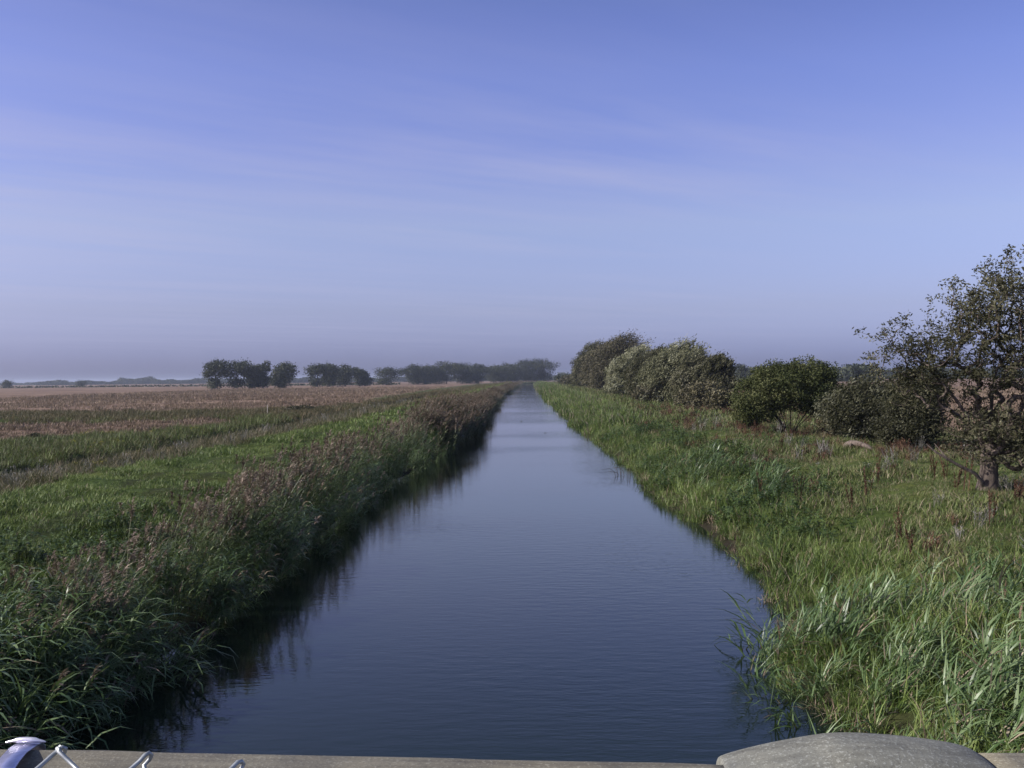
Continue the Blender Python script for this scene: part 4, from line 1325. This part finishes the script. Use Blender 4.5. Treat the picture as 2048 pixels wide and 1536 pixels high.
for sg in segs_:
    V, Q = tube_set([sg], 8)
    mesh_np("looped_wire", V, Q, [MAT["galv"]], smooth=True, parent=root)

# bridge deck and rail posts under the camera (below the frame)
deck = mesh_np("bridge_deck", np.array([(x, y, z) for x in (-16, 16) for y in (-1.6, 1.2) for z in (2.7, 3.0)]),
               np.array([(0, 1, 3, 2), (4, 6, 7, 5), (0, 4, 5, 1), (2, 3, 7, 6), (1, 5, 7, 3), (0, 2, 6, 4)]), [MAT["rail"]])
tag(deck, "timber deck of the footbridge below the handrail", "bridge", kind="structure")
for k, X in enumerate((-2.2, 0.33, 2.6)):
    V, Q = tube_set([(np.array([(0, 0, 0), (0, 0, 0.5), (0, 0, 0.975)]), [0.055, 0.055, 0.055])], 12)
    o = mesh_np("rail_post", V, Q, [MAT["rail"]]); o.location = (X, 1.08, 3.0)
    tag(o, ("timber post under the left handrail", "timber post under the grey domed cap", "timber post under the right handrail")[k], "post")

# ------------------------------------------------------------------ haze
m, nt, out = new_mat("haze")
pv = N(nt, "ShaderNodeVolumePrincipled")
pv.inputs["Color"].default_value = (0.74, 0.83, 1.0, 1)
pv.inputs["Density"].default_value = 0.00013
pv.inputs["Anisotropy"].default_value = 0.2
nt.links.new(pv.outputs[0], out.inputs["Volume"])
hz = mesh_np("haze", np.array([(x, y, z) for x in (-6600, 6600) for y in (-60, 6400) for z in (-2.9, 24.0)]),
             np.array([(0, 1, 3, 2), (4, 6, 7, 5), (0, 4, 5, 1), (2, 3, 7, 6), (1, 5, 7, 3), (0, 2, 6, 4)]), [m])
tag(hz, "thin lilac haze lying over the fens", "haze", kind="stuff")

# ------------------------------------------------------------------ sky and sun
SUN_EL, SUN_AZ = R(31), R(-102)   # azimuth from +Y, clockwise; the sun stands to the left and slightly behind
w = bpy.data.worlds.new("World"); sc.world = w; w.use_nodes = True
nt = w.node_tree
for n_ in list(nt.nodes): nt.nodes.remove(n_)
out = nt.nodes.new("ShaderNodeOutputWorld")
bg = nt.nodes.new("ShaderNodeBackground")
sk = nt.nodes.new("ShaderNodeTexSky"); sk.sky_type = 'NISHITA'; sk.sun_disc = False
sk.sun_elevation = SUN_EL; sk.sun_rotation = SUN_AZ
sk.air_density = 1.0; sk.dust_density = 1.5; sk.ozone_density = 2.0
tc = nt.nodes.new("ShaderNodeTexCoord")
sp = nt.nodes.new("ShaderNodeSeparateXYZ"); nt.links.new(tc.outputs["Generated"], sp.inputs[0])
zc = mth(nt, 'MAXIMUM', sp.outputs[2], 0.0)
TINT = [(0.0, (1, 1, 1)), (0.05, (1, 1, 1)), (0.15, (1, 1, 1)), (0.25, (1, 1, 1)), (0.37, (1, 1, 1)), (1.0, (1, 1, 1))]
TINT = [(0.0, (0.88, 0.96, 2.0)), (0.025, (0.91, 0.98, 2.0)), (0.0675, (1.10, 1.02, 1.62)), (0.148, (1.42, 1.22, 1.6)), (0.219, (1.34, 1.14, 1.69)), (0.286, (1.26, 1.11, 1.74)), (0.335, (1.14, 1.02, 1.63)), (0.5, (0.95, 0.93, 1.15)), (1.0, (0.95, 0.93, 1.05))]
tint = ramp(nt, zc, TINT)
c = mixrgb(nt, 1.0, sk.outputs[0], tint, 'MULTIPLY')
# cirrus: streaks on a flat layer high above, drawn out along the wind
zz = mth(nt, 'MAXIMUM', sp.outputs[2], 0.03)
px_ = mth(nt, 'DIVIDE', sp.outputs[0], zz); py_ = mth(nt, 'DIVIDE', sp.outputs[1], zz)
ca, sa = math.cos(0.6), math.sin(0.6)
al = mth(nt, 'ADD', mth(nt, 'MULTIPLY', px_, ca), mth(nt, 'MULTIPLY', py_, sa))
ac = mth(nt, 'SUBTRACT', mth(nt, 'MULTIPLY', py_, ca), mth(nt, 'MULTIPLY', px_, sa))
cb = nt.nodes.new("ShaderNodeCombineXYZ")
nt.links.new(mth(nt, 'MULTIPLY', al, 0.26), cb.inputs[0]); nt.links.new(ac, cb.inputs[1])
cn = noise(nt, cb.outputs[0], 1.1, 6, 0.6)
cb2 = nt.nodes.new("ShaderNodeCombineXYZ")
nt.links.new(mth(nt, 'MULTIPLY', al, 0.5), cb2.inputs[0]); nt.links.new(ac, cb2.inputs[1]); cb2.inputs[2].default_value = 4.0
cn2 = noise(nt, cb2.outputs[0], 0.35, 3, 0.5)
cf = mth(nt, 'MULTIPLY', ramp(nt, cn, [(0.36, (0,) * 3), (0.70, (1,) * 3)]), ramp(nt, cn2, [(0.34, (0.1,) * 3), (0.6, (1,) * 3)]))
hb = ramp(nt, zc, [(0.0, (0.0,) * 3), (0.06, (0.4,) * 3), (0.2, (1,) * 3), (0.30, (0.6,) * 3), (0.45, (0.3,) * 3)])
side = ramp(nt, mth(nt, 'ADD', sp.outputs[0], 0.5), [(0.1, (1,) * 3), (0.6, (0.8,) * 3), (0.85, (0.25,) * 3)])
cf = mth(nt, 'MULTIPLY', mth(nt, 'MULTIPLY', mth(nt, 'MULTIPLY', cf, hb), side), 0.6)
c = mixrgb(nt, cf, c, (5.2, 5.2, 7.2))
nt.links.new(c, bg.inputs["Color"])
bg.inputs["Strength"].default_value = 0.083
nt.links.new(bg.outputs[0], out.inputs[0])

sd_ = bpy.data.lights.new("sun", 'SUN'); so = bpy.data.objects.new("sun", sd_); COL.objects.link(so)
sd_.energy = 4.9; sd_.angle = R(0.5); sd_.color = (1.0, 0.95, 0.90)
dirv = Vector((math.sin(SUN_AZ) * math.cos(SUN_EL), math.cos(SUN_AZ) * math.cos(SUN_EL), math.sin(SUN_EL)))
so.rotation_euler = dirv.to_track_quat('Z', 'Y').to_euler()
so.location = (0, 0, 60)

sc.render.engine = 'CYCLES'
sc.view_settings.view_transform = 'Standard'
sc.view_settings.look = 'None'
sc.view_settings.exposure = 0.27
sc.view_settings.gamma = 1.0
sc.cycles.max_bounces = 6
sc.cycles.diffuse_bounces = 3
sc.cycles.glossy_bounces = 3
sc.cycles.transmission_bounces = 3
sc.cycles.volume_bounces = 0
sc.cycles.transparent_max_bounces = 6
sc.cycles.use_denoising = True
